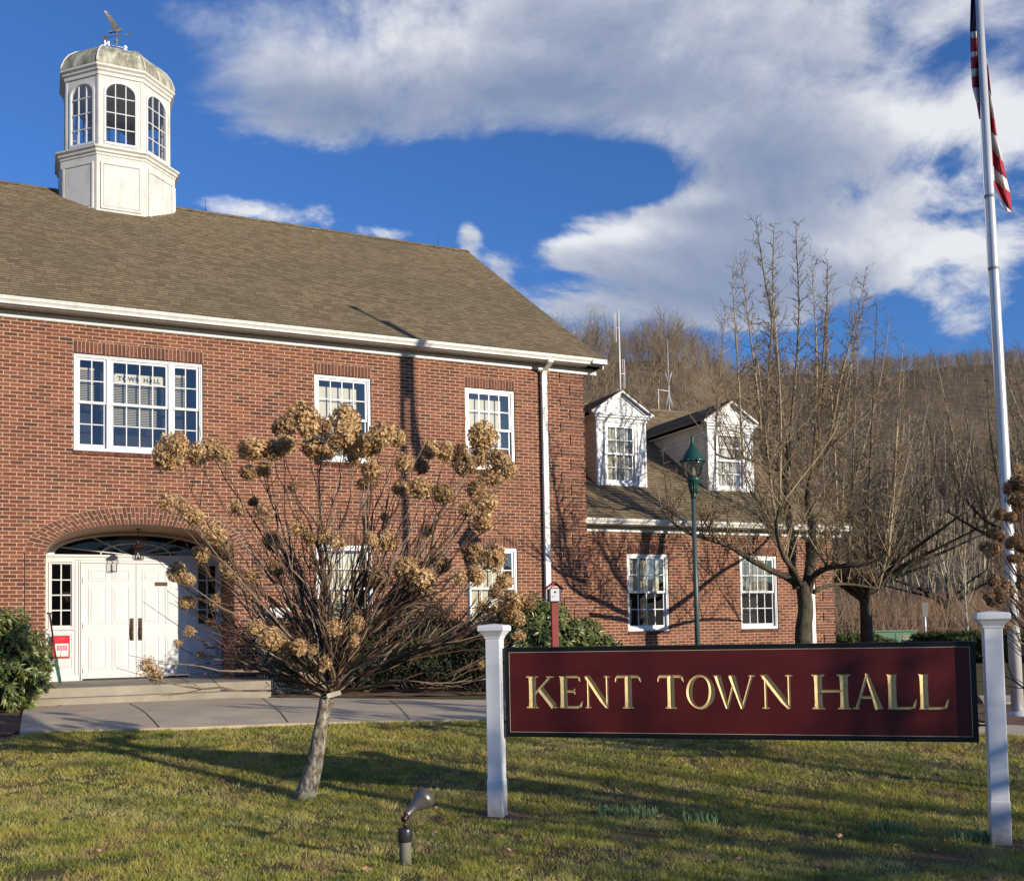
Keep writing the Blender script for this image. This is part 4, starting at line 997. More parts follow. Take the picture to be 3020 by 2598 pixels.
def glyph(ch):
    if ch == 'K': return .98, stem(.17)+[bar(.24, .42, .74, .97, TN), bar(.42, .60, .86, .03, TK*.95)]+[serif(.74, .976, .13), serif(.87, .024, .11)]
    if ch == 'E': return .80, stem(.17, sr=.05)+[[(.2, .974, .028), (.6, .974, .030), (.68, .965, .020)], [(.69, .99, .012), (.68, .9, .028), (.70, .82, .010)], bar(.2, .52, .52, .52, TN*.9), [(.53, .61, .010), (.515, .52, .028), (.53, .43, .010)], [(.2, .028, .03), (.62, .03, .034), (.74, .06, .016)], [(.72, .02, .014), (.73, .10, .03), (.77, .21, .010)]]
    if ch == 'N': return 1.02, [bar(.14, 0.0, .14, 1, TN), bar(.88, 0, .88, 1, TN), [(.10, .985, TK*.9), (.3, .74, TK*.92), (.7, .24, TK*.92), (.86, .02, .045)]]+[serif(.14, .024, .12), serif(.88, .976, .12), serif(.07, .976, .08)]
    if ch == 'T': return .92, stem(.46, top=False)+[[(.05, .965, .016), (.12, .972, .034), (.8, .972, .034), (.87, .965, .016)], [(.02, .80, .008), (.055, .90, .03), (.07, .99, .012)], [(.90, .80, .008), (.865, .90, .03), (.85, .99, .012)]]
    if ch == 'O':
        pts = []
        for i in range(33):
            a = 2*math.pi*i/32; w = .034+.062*abs(math.cos(a+.12))**1.6; pts.append((.5+(.455-w)*math.cos(a), .5+(.52-w)*math.sin(a), w))
        return 1.0, [pts]
    if ch == 'W': return 1.36, [bar(.12, .98, .42, .0, TK*.92, .05), bar(.42, .0, .70, .96, TN), bar(.58, .98, .90, .0, TK*.92, .05), bar(.90, .0, 1.22, .97, TN)]+[serif(.10, .976, .12), serif(.58, .976, .10), serif(1.23, .976, .11)]
    if ch == 'H': return 1.12, stem(.18)+stem(.94)+[bar(.2, .52, .92, .52, TN)]
    if ch == 'A': return 1.04, [bar(.16, .02, .50, .95, TN), bar(.50, 1.03, .86, .0, .05, TK), bar(.28, .34, .70, .34, TN*.9)]+[serif(.15, .024, .12), serif(.87, .026, .14)]
    if ch == 'L': return .92, stem(.18, sr=.07)+[[(.2, .030, .03), (.66, .034, .036), (.84, .06, .016)], [(.80, .02, .014), (.835, .12, .034), (.88, .28, .010)]]
PX = [('K', 258, 370), ('E', 373, 463), ('N', 468, 563), ('T', 578, 676), ('T', 733, 832), ('O', 833, 948), ('W', 940, 1094), ('N', 1112, 1230), ('H', 1298, 1436), ('A', 1440, 1560), ('L', 1567, 1682), ('L', 1683, 1798)]
cut = MB(); CH = .262; CZ = .914; spans = []
YS = -.0285   # front face of the panel
def vstroke(mb, P, sx, ox, mi=0):
    V = []; n = len(P)
    q = [Vector((ox+x*sx, CZ+z*CH)) for x, z, w in P]
    closed = (q[0]-q[-1]).length < 1e-4
    for i in range(n):
        if closed: d = q[1]-q[-2] if i in (0, n-1) else q[i+1]-q[i-1]
        else: d = q[min(i+1, n-1)]-q[max(i-1, 0)]
        d.normalize(); nr = Vector((-d.y, d.x)); w = P[i][2]*CH*(1 if abs(d.x) > abs(d.y) else sx/CH*.5+.5)
        w *= 1.25 if P[i][2] < .035 else 1; k = 1.12; a = q[i]+nr*w*k; b = q[i]-nr*w*k; dep = min(.016, w*.72); yo = YS-.12*dep
        V += [(a.x, yo, a.y), (b.x, yo, b.y), (q[i].x, YS+dep, q[i].y)]
    F = []
    for i in range(n-1):
        for j in range(3): F.append((i*3+j, i*3+(j+1) % 3, (i+1)*3+(j+1) % 3, (i+1)*3+j))
    if not closed: F += [(0, 1, 2), (3*n-1, 3*n-2, 3*n-3)]
    mb.add(V, F, mi)
panel_me = MB().box(0, SL, YS, .02, Z0, Z1).mesh('sign_board', [MT['maroon'], MT['gold']], True)
board = bpy.data.objects.new('sign_board', panel_me); COL.objects.link(board)
cutters = []
for ch, p0, p1 in PX:
    a, b = s_of(1350+p0/1.2407), s_of(1350+p1/1.2407); w, st_ = glyph(ch); sx = (b-a)/w; spans.append((a, b))
    for st1 in st_:
        c_ = MB(); vstroke(c_, st1, sx, a)
        cme = c_.mesh('cut', [MT['maroon'], MT['gold']], True); cme.polygons.foreach_set('material_index', [1]*len(cme.polygons)); cutters.append(cme)
# cut every stroke out of the board, one after another
bcol = bpy.data.collections.new('tmp'); COL.children.link(bcol); tmp = []
for cme in cutters:
    co_ = bpy.data.objects.new('cut', cme); bcol.objects.link(co_); tmp.append(co_)
def run_bool(objs):
    md = []
    for o_ in objs:
        m_ = board.modifiers.new('b', 'BOOLEAN'); m_.operation = 'DIFFERENCE'; m_.object = o_; m_.solver = 'EXACT'
        try: m_.material_mode = 'TRANSFER'
        except Exception: pass
        md.append(m_)
    bpy.context.view_layer.update()
    me = bpy.data.meshes.new_from_object(board.evaluated_get(bpy.context.evaluated_depsgraph_get()))
    board.modifiers.clear(); board.data = me
for i in range(0, len(tmp), 8): run_bool(tmp[i:i+8])
for o_ in tmp: bpy.data.objects.remove(o_)
bpy.data.collections.remove(bcol)
# separate the gold cuts letter by letter from the board
full = board.data; gi = [i for i, m_ in enumerate(full.materials) if m_ == MT['gold']]; gi = gi[0] if gi else 1
def part_mesh(name, keep, mat):
    bm = bmesh.new(); bm.from_mesh(full); bmesh.ops.delete(bm, geom=[f for f in bm.faces if not keep(f)], context='FACES')
    for f in bm.faces: f.material_index = 0
    me = bpy.data.meshes.new(name); bm.to_mesh(me); bm.free(); me.materials.clear(); me.materials.append(mat); return me
bd = part_mesh('board', lambda f: f.material_index != gi, MT['maroon'])
names = [c[0] for c in PX]
for i, (a, b) in enumerate(spans):
    lo = -1 if i == 0 else (spans[i-1][1]+a)/2; hi = 99 if i == len(spans)-1 else (b+spans[i+1][0])/2
    me = part_mesh('letter', lambda f: f.material_index == gi and lo <= f.calc_center_median().x < hi, MT['gold'])
    lo_ = bpy.data.objects.new('letter', me); COL.objects.link(lo_); lo_.parent = sign; lo_['label'] = 'carved gold letter '+names[i]
board.data = bd; board.name = 'board'; board.parent = sign
mb = MB(); bwid = .034; yf = YS-.004
mb.box(-.004, SL+.004, yf, .025, Z1-bwid, Z1+.004); mb.box(-.004, SL+.004, yf, .025, Z0-.004, Z0+bwid); mb.box(-.004, bwid, yf, .025, Z0+bwid, Z1-bwid); mb.box(SL-bwid, SL+.004, yf, .025, Z0+bwid, Z1-bwid)
mb.build('border', blk, sign, bevel=.003)
mb = MB(); e_ = bwid+.001; w_ = .0042
mb.box(e_, SL-e_, YS-.0015, YS+.001, Z1-e_-w_, Z1-e_); mb.box(e_, SL-e_, YS-.0015, YS+.001, Z0+e_, Z0+e_+w_); mb.box(e_, e_+w_, YS-.0015, YS+.001, Z0+e_+w_, Z1-e_-w_); mb.box(SL-e_-w_, SL-e_, YS-.0015, YS+.001, Z0+e_+w_, Z1-e_-w_)
mb.build('pinstripe', simple('pinstripe_gold', (.62, .50, .30), .5), sign)
t_ = NT('post_vinyl'); t_.rough(.38); co = t_.obj(); sp = t_.n('ShaderNodeSeparateXYZ'); t_.l(co, sp.inputs[0])
dirt = t_.math('MULTIPLY', t_.ramp(sp.outputs[2], [(.0, (1, 1, 1)), (.26, (0, 0, 0))]), t_.noise(14, 4, vec=co))
t_.col(t_.mix(t_.math('MULTIPLY', dirt, 1.3), (.76, .77, .79), (.22, .15, .09))); MT['post'] = t_.m
PWd = .064
for (sx_, zb_, zt_) in ((-.088, -.04, 1.62), (SL+.118, -.10, 1.635)):
    PY = -.036
    mb = MB(); mb.box(sx_-PWd, sx_+PWd, PY-PWd, PY+PWd, zb_-.1, zt_-.08); pst = mb.build('post', MT['post'], sign, bevel=.006)
    mb = MB(); mb.box(sx_-PWd-.004, sx_+PWd+.004, PY-PWd-.004, PY+PWd+.004, zb_-.08, zb_+.36); mb.build('base_sleeve', MT['post'], pst, bevel=.005)
    mb = MB(); K_ = math.sqrt(2); c_ = (sx_, PY, 0)
    mb.lathe([((PWd+.006)*K_, zt_-.125), ((PWd+.008)*K_, zt_-.11), ((PWd+.018)*K_, zt_-.095), ((PWd+.035)*K_, zt_-.072), ((PWd+.036)*K_, zt_-.068), ((PWd+.046)*K_, zt_-.065), ((PWd+.050)*K_, zt_-.055), ((PWd+.050)*K_, zt_-.022), ((PWd+.040)*K_, zt_-.014), (.012, zt_)], 4, c=c_, smooth=False, rot=math.pi/4)
    mb.build('post_cap', MT['post'], pst, bevel=.003)
for sx_, s2 in ((-.024, 0), (SL+.004, SL+.054)):
    for z in (Z0+.12, Z1-.12):
        mb = MB(); mb.tube([(sx_-.02 if sx_ < 0 else sx_-.01, 0, z), (s2+.01 if sx_ < 0 else s2+.01, 0, z)], .007, 8); mb.tube([(sx_+.006, -.012, z), (sx_+.006, .012, z)], .012, 8); mb.build('bolt', blk, sign)

# ------------------------------------------------------------------ garden spotlight
sp0 = Vector((-.745, 6.93, 0)); sp0.z = g(sp0.x, sp0.y)
spot = empty('garden_spotlight', sp0, 0, 'grey bell-shaped garden spotlight on a short round post in the grass, aimed at the sign', 'spotlight')
MT['gun'] = simple('gunmetal', (.19, .18, .165), .36, (.15, .14, .13), 12, metal=.6); MT['gun2'] = simple('grey_pipe', (.20, .19, .15), .6, (.14, .135, .10), 20, bump=.2)
mb = MB(); mb.lathe([(.040, -.06), (.041, .15), (.0405, .158)], 28); mb.build('stake', MT['gun2'], spot)
mb = MB(); mb.lathe([(.046, .152), (.050, .156), (.050, .235), (.047, .242), (.02, .245)], 28); mb.build('junction_cap', simple('black_cap', (.03, .032, .035), .3), spot)
mb = MB(); mb.tube([(0, 0, .243), (0, 0, .285)], .011, 10); mb.tube([(-.008, -.022, .305), (.008, .022, .305)], .020, 14); mb.tube([(.0, -.024, .305), (.0, .024, .305)], .009, 10); mb.tube([(0, 0, .30), (.012, .006, .335)], .017, 10); mb.build('knuckle', MT['bronze'], spot)
ax = Vector((.66, .50, .56)).normalized(); q = ax.to_track_quat('Z', 'Y').to_matrix().to_4x4()
mb = MB(); M_ = Matrix.Translation((.005, .003, .325)) @ q
prof = [(.012, 0), (.026, .002), (.027, .012), (.029, .075), (.034, .082), (.050, .115), (.068, .150), (.073, .158), (.0745, .162), (.0765, .205), (.0725, .2055), (.068, .16), (.03, .09), (.005, .085)]
mb.lathe(prof, 32, M=M_); mb.build('lamp_head', MT['gun'], spot)

# ------------------------------------------------------------------ lamp post
lp = at(2058, 1900, 17.8); lp.z = g(lp.x, lp.y)
lamp = empty('street_lamp', lp, 0, 'dark green street lamp with acorn glass lantern in front of the right dormer', 'street lamp')
gp = simple('dark_green_paint', (.010, .055, .042), .38, (.013, .065, .05), 6); gp2 = simple('grey_green_pole', (.05, .085, .085), .4, (.06, .095, .09), 5)
zz = lambda z: z-lp.z
mb = MB(); mb.tube([(0, 0, -.05), (-.01, 0, zz(3.85))], [.048, .036], 18); mb.lathe([(.14, 0), (.14, .10), (.10, .16), (.085, .5), (.065, .62), (.055, .66)], 18); mb.build('pole', gp2, lamp)
mb = MB(); mb.lathe([(.040, zz(3.80)), (.055, zz(3.83)), (.050, zz(3.87)), (.060, zz(3.93)), (.085, zz(4.05)), (.10, zz(4.08)), (.115, zz(4.10)), (.125, zz(4.13)), (.12, zz(4.16)), (.09, zz(4.18))], 22)
for k in range(12):
    a = math.pi/6*k; mb.tube([(.052*math.cos(a), .052*math.sin(a), zz(3.88)), (.088*math.cos(a), .088*math.sin(a), zz(4.05))], .010, 5)
mb.build('collar', gp, lamp)
mb = MB(); mb.lathe([(.098, zz(4.165)), (.125, zz(4.20)), (.165, zz(4.30)), (.190, zz(4.40)), (.195, zz(4.44))], 26); mb.build('globe', glass_mat('lamp_glass', .22, (.85, .83, .78)), lamp)
mb = MB(); mb.lathe([(.05, zz(4.18)), (.045, zz(4.25)), (.028, zz(4.33)), (.01, zz(4.36))], 14); mb.build('bulb', simple('frosted_bulb', (.55, .52, .45), .5), lamp)
mb = MB(); mb.lathe([(.19, zz(4.425)), (.218, zz(4.43)), (.220, zz(4.475)), (.200, zz(4.485)), (.195, zz(4.50)), (.17, zz(4.55)), (.125, zz(4.62)), (.075, zz(4.68)), (.05, zz(4.72)), (.032, zz(4.77)), (.026, zz(4.785)), (.034, zz(4.795)), (.020, zz(4.81)), (.026, zz(4.84)), (.030, zz(4.86)), (.016, zz(4.89)), (.006, zz(4.915))], 26)
for k in range(8):
    a = math.pi/4*k+.2; mb.tube([(.213*math.cos(a), .213*math.sin(a), zz(4.452)), (.232*math.cos(a), .232*math.sin(a), zz(4.452))], .024, 8)
    mb.tube([(.105*math.cos(a), .105*math.sin(a), zz(4.17)), (.172*math.cos(a), .172*math.sin(a), zz(4.30)), (.202*math.cos(a), .202*math.sin(a), zz(4.44))], .005, 5)
mb.build('lantern_hood', gp, lamp)

# ------------------------------------------------------------------ birdhouse
bp_ = at(1637, 1905, 17); bp_.z = g(bp_.x, bp_.y)
bh = empty('birdhouse', bp_, R(10), 'little white birdhouse with red gable roof on a red post by the downspout', 'birdhouse')
rp = simple('barn_red', (.26, .035, .03), .6, (.20, .03, .025), 10, bump=.1)
mb = MB(); mb.box(-.055, .055, -.055, .055, -.1, zz(2.03)-bp_.z+lp.z if False else 2.03-bp_.z); mb.build('post', rp, bh, bevel=.004)
z0 = 2.04-bp_.z
mb = MB(); mb.box(-.075, .075, -.09, .09, z0, z0+.20); mb.extrude_y([(-.075, z0+.2), (.075, z0+.2), (0, z0+.27)], -.09, .09); mb.box(-.12, .12, -.11, -.0905, z0-.005, z0-.0) if False else None; mb.build('box', MT['white'], bh)
mb = MB(); mb.box(-.098, -.0755, -.095, .095, z0, z0+.2); mb.box(.0755, .098, -.095, .095, z0, z0+.2); mb.box(-.098, .098, -.10, .10, z0-.012, z0-.001); mb.build('side_board', simple('dark_side', (.06, .05, .09), .6), bh)
mb = MB()
for s in (-1, 1): mb.hexa([(s*.155, -.13, z0+.185), (s*.155, .13, z0+.185), (0, .13, z0+.305), (0, -.13, z0+.305), (s*.155, -.13, z0+.203), (s*.155, .13, z0+.203), (0, .13, z0+.325), (0, -.13, z0+.325)])
mb.poly([(-.11, -.092, z0+.2), (.11, -.092, z0+.2), (0, -.092, z0+.30)]); mb.build('roof', rp, bh)
mb = MB(); mb.tube([(0, -.0925, z0+.145), (0, -.091, z0+.145)], .018, 14); mb.tube([(-.01, -.09, z0+.08), (-.015, -.13, z0+.075)], .005, 6); mb.build('entrance_hole', MT['black'], bh)
mb = MB(); mb.box(-.05, .05, -.096, -.0925, z0+.218, z0+.24); mb.build('name_strip', MT['white'], bh)

# ------------------------------------------------------------------ flagpole and flag
fb = at(3002, 2098, 13.76); fb.z = g(fb.x, fb.y)
fp = empty('flagpole', fb, 0, 'tall tapering white flagpole right of the sign', 'flagpole')
ft = at(2887, 0, 13.76); dv = (ft-fb); dv = dv/dv.z
def fpp(z): return (dv.x*(z-fb.z), 0, z-fb.z)
t_ = NT('pole_white'); t_.rough(.3); co = t_.obj(); t_.b.inputs['Metallic'].default_value = .25; t_.col(t_.ramp(t_.noise(1.4, 4, vec=co), [(.3, (.70, .71, .72)), (.7, (.58, .58, .57))])); MT['pole'] = t_.m
mb = MB(); mb.tube([fpp(fb.z-.1), fpp(2), fpp(4), fpp(7), fpp(10.7)], [.079, .078, .072, .062, .044], 28); mb.build('pole', MT['pole'], fp)
mb = MB(); mb.lathe([(.01, -.10), (.07, -.08), (.10, 0), (.07, .08), (.01, .10)], 20, c=(fpp(10.85))); mb.lathe([(.05, -.16), (.06, -.14), (.05, -.10)], 16, c=(fpp(10.85))); mb.build('finial', simple('gold_ball', (.7, .5, .15), .25, metal=1), fp)
mb = MB(); mb.lathe([(.15, 0), (.15, .02), (.10, .05), (.082, .06)], 24); mb.build('base_flange', MT['pole'], fp)
for z in (6.35, 7.35):
    mb = MB(); mb.lathe([(.072, -.02), (.072, .02)], 24, c=fpp(z)); mb.build('band', simple('grey_band', (.35, .36, .37), .4), fp)
mb = MB(); mb.tube([fpp(10.6), (fpp(8)[0]-.085, -.02, 8-fb.z), (fpp(1.6)[0]-.085, -.02, 1.6-fb.z)], .005, 5); mb.build('halyard', MT['vinyl'], fp)
FR = simple('flag_red', (.40, .02, .035), .75); FW = simple('flag_white', (.72, .70, .66), .75); FB = simple('flag_blue', (.025, .03, .11), .75)
fl = MB()
def zf(x, y): return (2700+x/2.547, y/2.547)
def fq(pts, mi, Yf):
    "a stripe of hanging cloth: quad in photo px, with its folds in depth"
    n = 8; a, b, c, d = [Vector(p) for p in pts]     # left-top, right-top, right-bottom, left-bottom
    for i in range(n):
        P = []
        for s, (u0, u1) in ((i/n, (a, d)), ((i+1)/n, (b, c))): pass
        s0, s1 = i/n, (i+1)/n
        T0, T1 = a.lerp(b, s0), a.lerp(b, s1); B0, B1 = d.lerp(c, s0), d.lerp(c, s1)
        for (p, sv) in ((T0, s0), (T1, s1), (B1, s1), (B0, s0)):
            v = at(p.x, p.y, Yf+.05*math.sin(sv*9+p.y*.008)); P.append(v)
        fl.add(P, [(0, 1, 2, 3)], mi, True)
Lft = [(-60, 416, 470, 2), (235, 408, 452, 1), (285, 411, 455, 0), (385, 413, 458, 1), (425, 417, 461, 0), (512, 420, 464, 1), (572, 424, 468, 0), (655, 430, 470, 1), (770, 462, 476, 0), (890, 482, 490, 0)]
for i in range(len(Lft)-1):
    y0, xl0, xr0, mi = Lft[i]; y1, xl1, xr1, _ = Lft[i+1]; fq([zf(xl0, y0+8), zf(xr0+30, y0), zf(xr1+30, y1), zf(xl1, y1+8)], mi, 13.86)
Rt = [((525, 440), (536, 440), 1), ((528, 500), (545, 495), 0), ((530, 620), (567, 690), 1), ((545, 790), (592, 900), 0), ((558, 940), (610, 1030), 1), ((566, 1080), (655, 1220), 0), ((574, 1215), (683, 1350), 1), ((585, 1335), (708, 1450), 0), ((650, 1510), (720, 1590), 1), ((665, 1570), (700, 1600), 1)]
for i in range(len(Rt)-1):
    (l0, r0, mi), (l1, r1, _) = Rt[i], Rt[i+1]; fq([zf(l0[0]-30, l0[1]), zf(*r0), zf(*r1), zf(l1[0]-(30 if i < 7 else 0), l1[1])], mi, 13.90)
o = fl.build('flag', [FR, FW, FB], None, fix=False); md = o.modifiers.new('thick', 'SOLIDIFY'); md.thickness = .006
tag(o, 'limp red, white and blue striped flag hanging against the flagpole', 'flag')

# ------------------------------------------------------------------ things far right
tb = at(2640, 1857, 40); tb.z = hillz(tb.x, tb.y)
tf = empty('transformer_box', tb, R(-18), 'pale green steel utility box beside the junipers behind the sign', 'utility box')
tg = simple('pale_green_paint', (.30, .48, .30), .45, (.26, .42, .27), 3); tH = 1.32-tb.z
mb = MB(); mb.box(-.75, .75, -.5, .5, 0, tH-.06); mb.box(-.02, .0, -.505, -.501, .1, tH-.1, 1); mb.build('cabinet', [tg, simple('seam', (.12, .2, .12), .6)], tf)
mb = MB(); mb.box(-.79, .79, -.54, .54, tH-.06, tH); mb.build('lid', tg, tf, bevel=.02)
mb = MB(); mb.box(.25, .45, -.507, -.502, tH-.5, tH-.2); mb.box(.27, .43, -.51, -.5075, tH-.30, tH-.22, 1); mb.build('warning_label', [simple('label_white', (.8, .8, .75), .5), simple('label_orange', (.75, .4, .06), .5)], tf)
sb = at(2730, 1860, 45); sb.z = hillz(sb.x, sb.y)
ss = empty('road_sign', sb, 0, 'narrow grey back of a road sign on a thin pale post near the junipers', 'road sign')
zt = at(2727, 1776, 45).z-sb.z; zb_ = at(2727, 1818, 45).z-sb.z
mb = MB(); mb.box(-.13, .13, -.02, .0, zb_, zt); mb.build('sign_plate', simple('grey_plate', (.16, .16, .15), .6), ss)
mb = MB(); mb.tube([(0, .03, 0), (0, .03, zt)], .05, 8); mb.build('post', MT['pole'], ss)
# ------------------------------------------------------------------ plant helpers
rng = np.random.default_rng(11)
def leaf_cloud(P, Dv, L, W, droop, per):
    """P points, Dv outward directions; per leaves in a whorl round each tip; returns verts, tris, rnd"""
    n = len(P); P = np.repeat(P, per, 0); D0 = np.repeat(Dv, per, 0); N = len(P)
    az = rng.uniform(0, 2*np.pi, N)
    ref = np.where(np.abs(D0[:, 2:3]) < .9, np.array([[0, 0, 1.]]), np.array([[1., 0, 0]]))
    U = np.cross(D0, ref); U /= np.linalg.norm(U, axis=1, keepdims=True)+1e-9; V_ = np.cross(D0, U)
    side = U*np.cos(az)[:, None]+V_*np.sin(az)[:, None]
    d = D0*rng.uniform(.15, .7, (N, 1))+side*rng.uniform(.6, 1., (N, 1)); d[:, 2] -= droop*rng.uniform(.4, 1.2, N)
    d /= np.linalg.norm(d, axis=1, keepdims=True)
    w = np.cross(d, D0+rng.normal(0, .25, (N, 3))); w /= np.linalg.norm(w, axis=1, keepdims=True)+1e-9
    nn = np.cross(w, d)
    l = L*rng.uniform(.7, 1.2, (N, 1)); ww = W*rng.uniform(.8, 1.2, (N, 1))
    base = P; mid = P+d*l*.5; tip = P+d*l; tip[:, 2] -= (l*.12*droop)[:, 0]
    V = np.stack([base, mid+w*ww*.5+nn*ww*.10, mid-nn*ww*.06, mid-w*ww*.5+nn*ww*.10, tip], 1).reshape(-1, 3)
    b = (np.arange(N)*5)[:, None]
    F = np.concatenate([b+np.array([[0, 1, 2]]), b+np.array([[0, 2, 3]]), b+np.array([[1, 4, 2]]), b+np.array([[2, 4, 3]])], 1).reshape(-1, 3)
    return V, F, np.repeat(rng.uniform(0, 1, N), 4)
def lump(n, c, r, seed, shell=(.72, 1.04)):
    "points in the outer shell of a lumpy ellipsoid"
    rg = np.random.default_rng(seed); d = rg.normal(0, 1, (n, 3)); d /= np.linalg.norm(d, axis=1, keepdims=True)
    d[:, 2] = np.where(d[:, 2] < -.75, -d[:, 2], d[:, 2])
    ph = rg.uniform(0, 6.28, 6)
    k = 1+.13*np.sin(d[:, 0]*5+ph[0])*np.cos(d[:, 2]*6+ph[1])+.10*np.sin(d[:, 1]*7+ph[2])+.07*np.sin(d[:, 2]*11+d[:, 0]*9+ph[3])
    s = rg.uniform(shell[0], shell[1], n)*k
    return np.array(c)+d*s[:, None]*np.array(r), d
rhodo = byface('rhododendron_leaf', [(0, (.055, .085, .022)), (.5, (.115, .155, .038)), (.85, (.20, .225, .065)), (1, (.30, .27, .10))], .38, spec=.6, trans=.15)
yew = byface('yew_leaf', [(0, (.022, .042, .012)), (.6, (.045, .070, .020)), (1, (.09, .10, .03))], .6, trans=.1)
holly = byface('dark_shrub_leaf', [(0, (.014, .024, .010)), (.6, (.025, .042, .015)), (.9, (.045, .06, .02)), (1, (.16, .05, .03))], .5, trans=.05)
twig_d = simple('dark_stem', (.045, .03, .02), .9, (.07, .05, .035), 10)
def shrub(lab, c, r, n, L, W, droop, per, mat, seed, grp=None, core=.66, lumps=None, name='shrub'):
    X, Y, Z = c; base = g(X, Y); o = empty(name, (X, Y, base), 0, lab, 'shrub', grp)
    P, Dd = [], []
    for (dx, dy, dz, s) in (lumps or [(0, 0, 0, 1)]):
        p, d = lump(int(n*s*s), (dx*r[0], dy*r[1], r[2]*.52+dz*r[2]), (r[0]*s, r[1]*s, r[2]*s*.56), abs(seed+int(100*dx)+int(dz*50))); P.append(p); Dd.append(d)
    P = np.concatenate(P); Dd = np.concatenate(Dd); k = P[:, 2] > .01; P = P[k]; Dd = Dd[k]
    V, F, rd = leaf_cloud(P, Dd, L, W, droop, per)
    np_obj('foliage', V, F, mat, rd, o)
    mb = MB(); rr = random.Random(seed)
    for i in range(26):
        j = rr.randrange(len(P)); tgt = Vector(P[j]); a = rr.uniform(0, 6.28); b = Vector((.12*r[0]*math.cos(a), .12*r[1]*math.sin(a), -.05)); mb.tube([b, b.lerp(tgt, .5)+Vector((0, 0, -.1*r[2])), tgt], [.018, .011, .004], 5)
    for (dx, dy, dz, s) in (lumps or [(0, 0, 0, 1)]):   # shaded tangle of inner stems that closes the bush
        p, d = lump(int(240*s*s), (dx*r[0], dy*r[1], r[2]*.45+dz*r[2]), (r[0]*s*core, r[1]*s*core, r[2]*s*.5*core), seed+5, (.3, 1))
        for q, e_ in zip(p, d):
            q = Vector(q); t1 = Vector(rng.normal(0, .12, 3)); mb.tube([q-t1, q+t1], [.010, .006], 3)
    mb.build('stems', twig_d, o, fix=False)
    return o
shrub('broad rhododendron with long drooping leaves at the left edge of the frame', (-8.25, 15.35, 0), (1.25, .95, 1.34), 1250, .135, .038, .75, 8, rhodo, 1, lumps=[(0, 0, 0, 1), (.45, -.3, -.18, .6), (-.3, -.3, .0, .8)], name='rhododendron')
shrub('dense fine-leaved dark green bush behind the rhododendron by the doorway', (-8.80, 16.45, 0), (1.25, .75, 1.42), 5200, .045, .014, .2, 6, yew, 2, lumps=[(0, 0, 0, 1), (.35, .1, .05, .72)], name='yew_bush')
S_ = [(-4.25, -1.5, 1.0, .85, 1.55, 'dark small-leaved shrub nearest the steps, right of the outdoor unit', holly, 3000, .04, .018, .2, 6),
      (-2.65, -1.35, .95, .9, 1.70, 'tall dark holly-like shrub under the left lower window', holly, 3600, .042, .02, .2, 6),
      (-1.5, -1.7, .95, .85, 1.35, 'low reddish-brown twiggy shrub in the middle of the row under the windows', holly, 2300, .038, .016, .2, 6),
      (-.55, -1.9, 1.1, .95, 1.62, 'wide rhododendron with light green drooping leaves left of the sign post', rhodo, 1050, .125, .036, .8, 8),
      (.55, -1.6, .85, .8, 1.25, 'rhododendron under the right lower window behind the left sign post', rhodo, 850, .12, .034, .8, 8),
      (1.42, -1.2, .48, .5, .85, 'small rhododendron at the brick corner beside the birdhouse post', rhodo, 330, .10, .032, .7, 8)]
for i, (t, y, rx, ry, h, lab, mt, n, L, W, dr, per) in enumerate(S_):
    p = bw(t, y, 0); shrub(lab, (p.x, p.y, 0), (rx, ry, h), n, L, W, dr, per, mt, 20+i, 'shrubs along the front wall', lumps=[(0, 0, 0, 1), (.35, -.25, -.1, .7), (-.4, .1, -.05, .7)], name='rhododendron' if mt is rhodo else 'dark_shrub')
jun = byface('juniper_green', [(0, (.03, .055, .015)), (.6, (.055, .085, .02)), (1, (.12, .13, .035))], .7, trans=.1)
for i, (px, Y, rx, h, lab) in enumerate(((2490, 33, 1.3, .80, 'low juniper just right of the brick corner'), (2545, 36, 1.0, .74, 'low juniper behind the dark tree trunk left of the green box'), (2770, 33, 1.2, .78, 'low spreading juniper right of the green box'), (2855, 32, 1.3, .84, 'low spreading juniper in the middle of the hedge left of the flagpole'), (2950, 32, 1.2, .80, 'low spreading juniper behind the right sign post'), (3050, 31, 1.4, .8, 'low spreading juniper at the right edge of the frame'))):
    p = at(px, 1860, Y); shrub(lab, (p.x, p.y, 0), (rx, .9, h), 2600, .13, .03, -.1, 5, jun, 60+i, 'junipers at the far right', name='juniper')

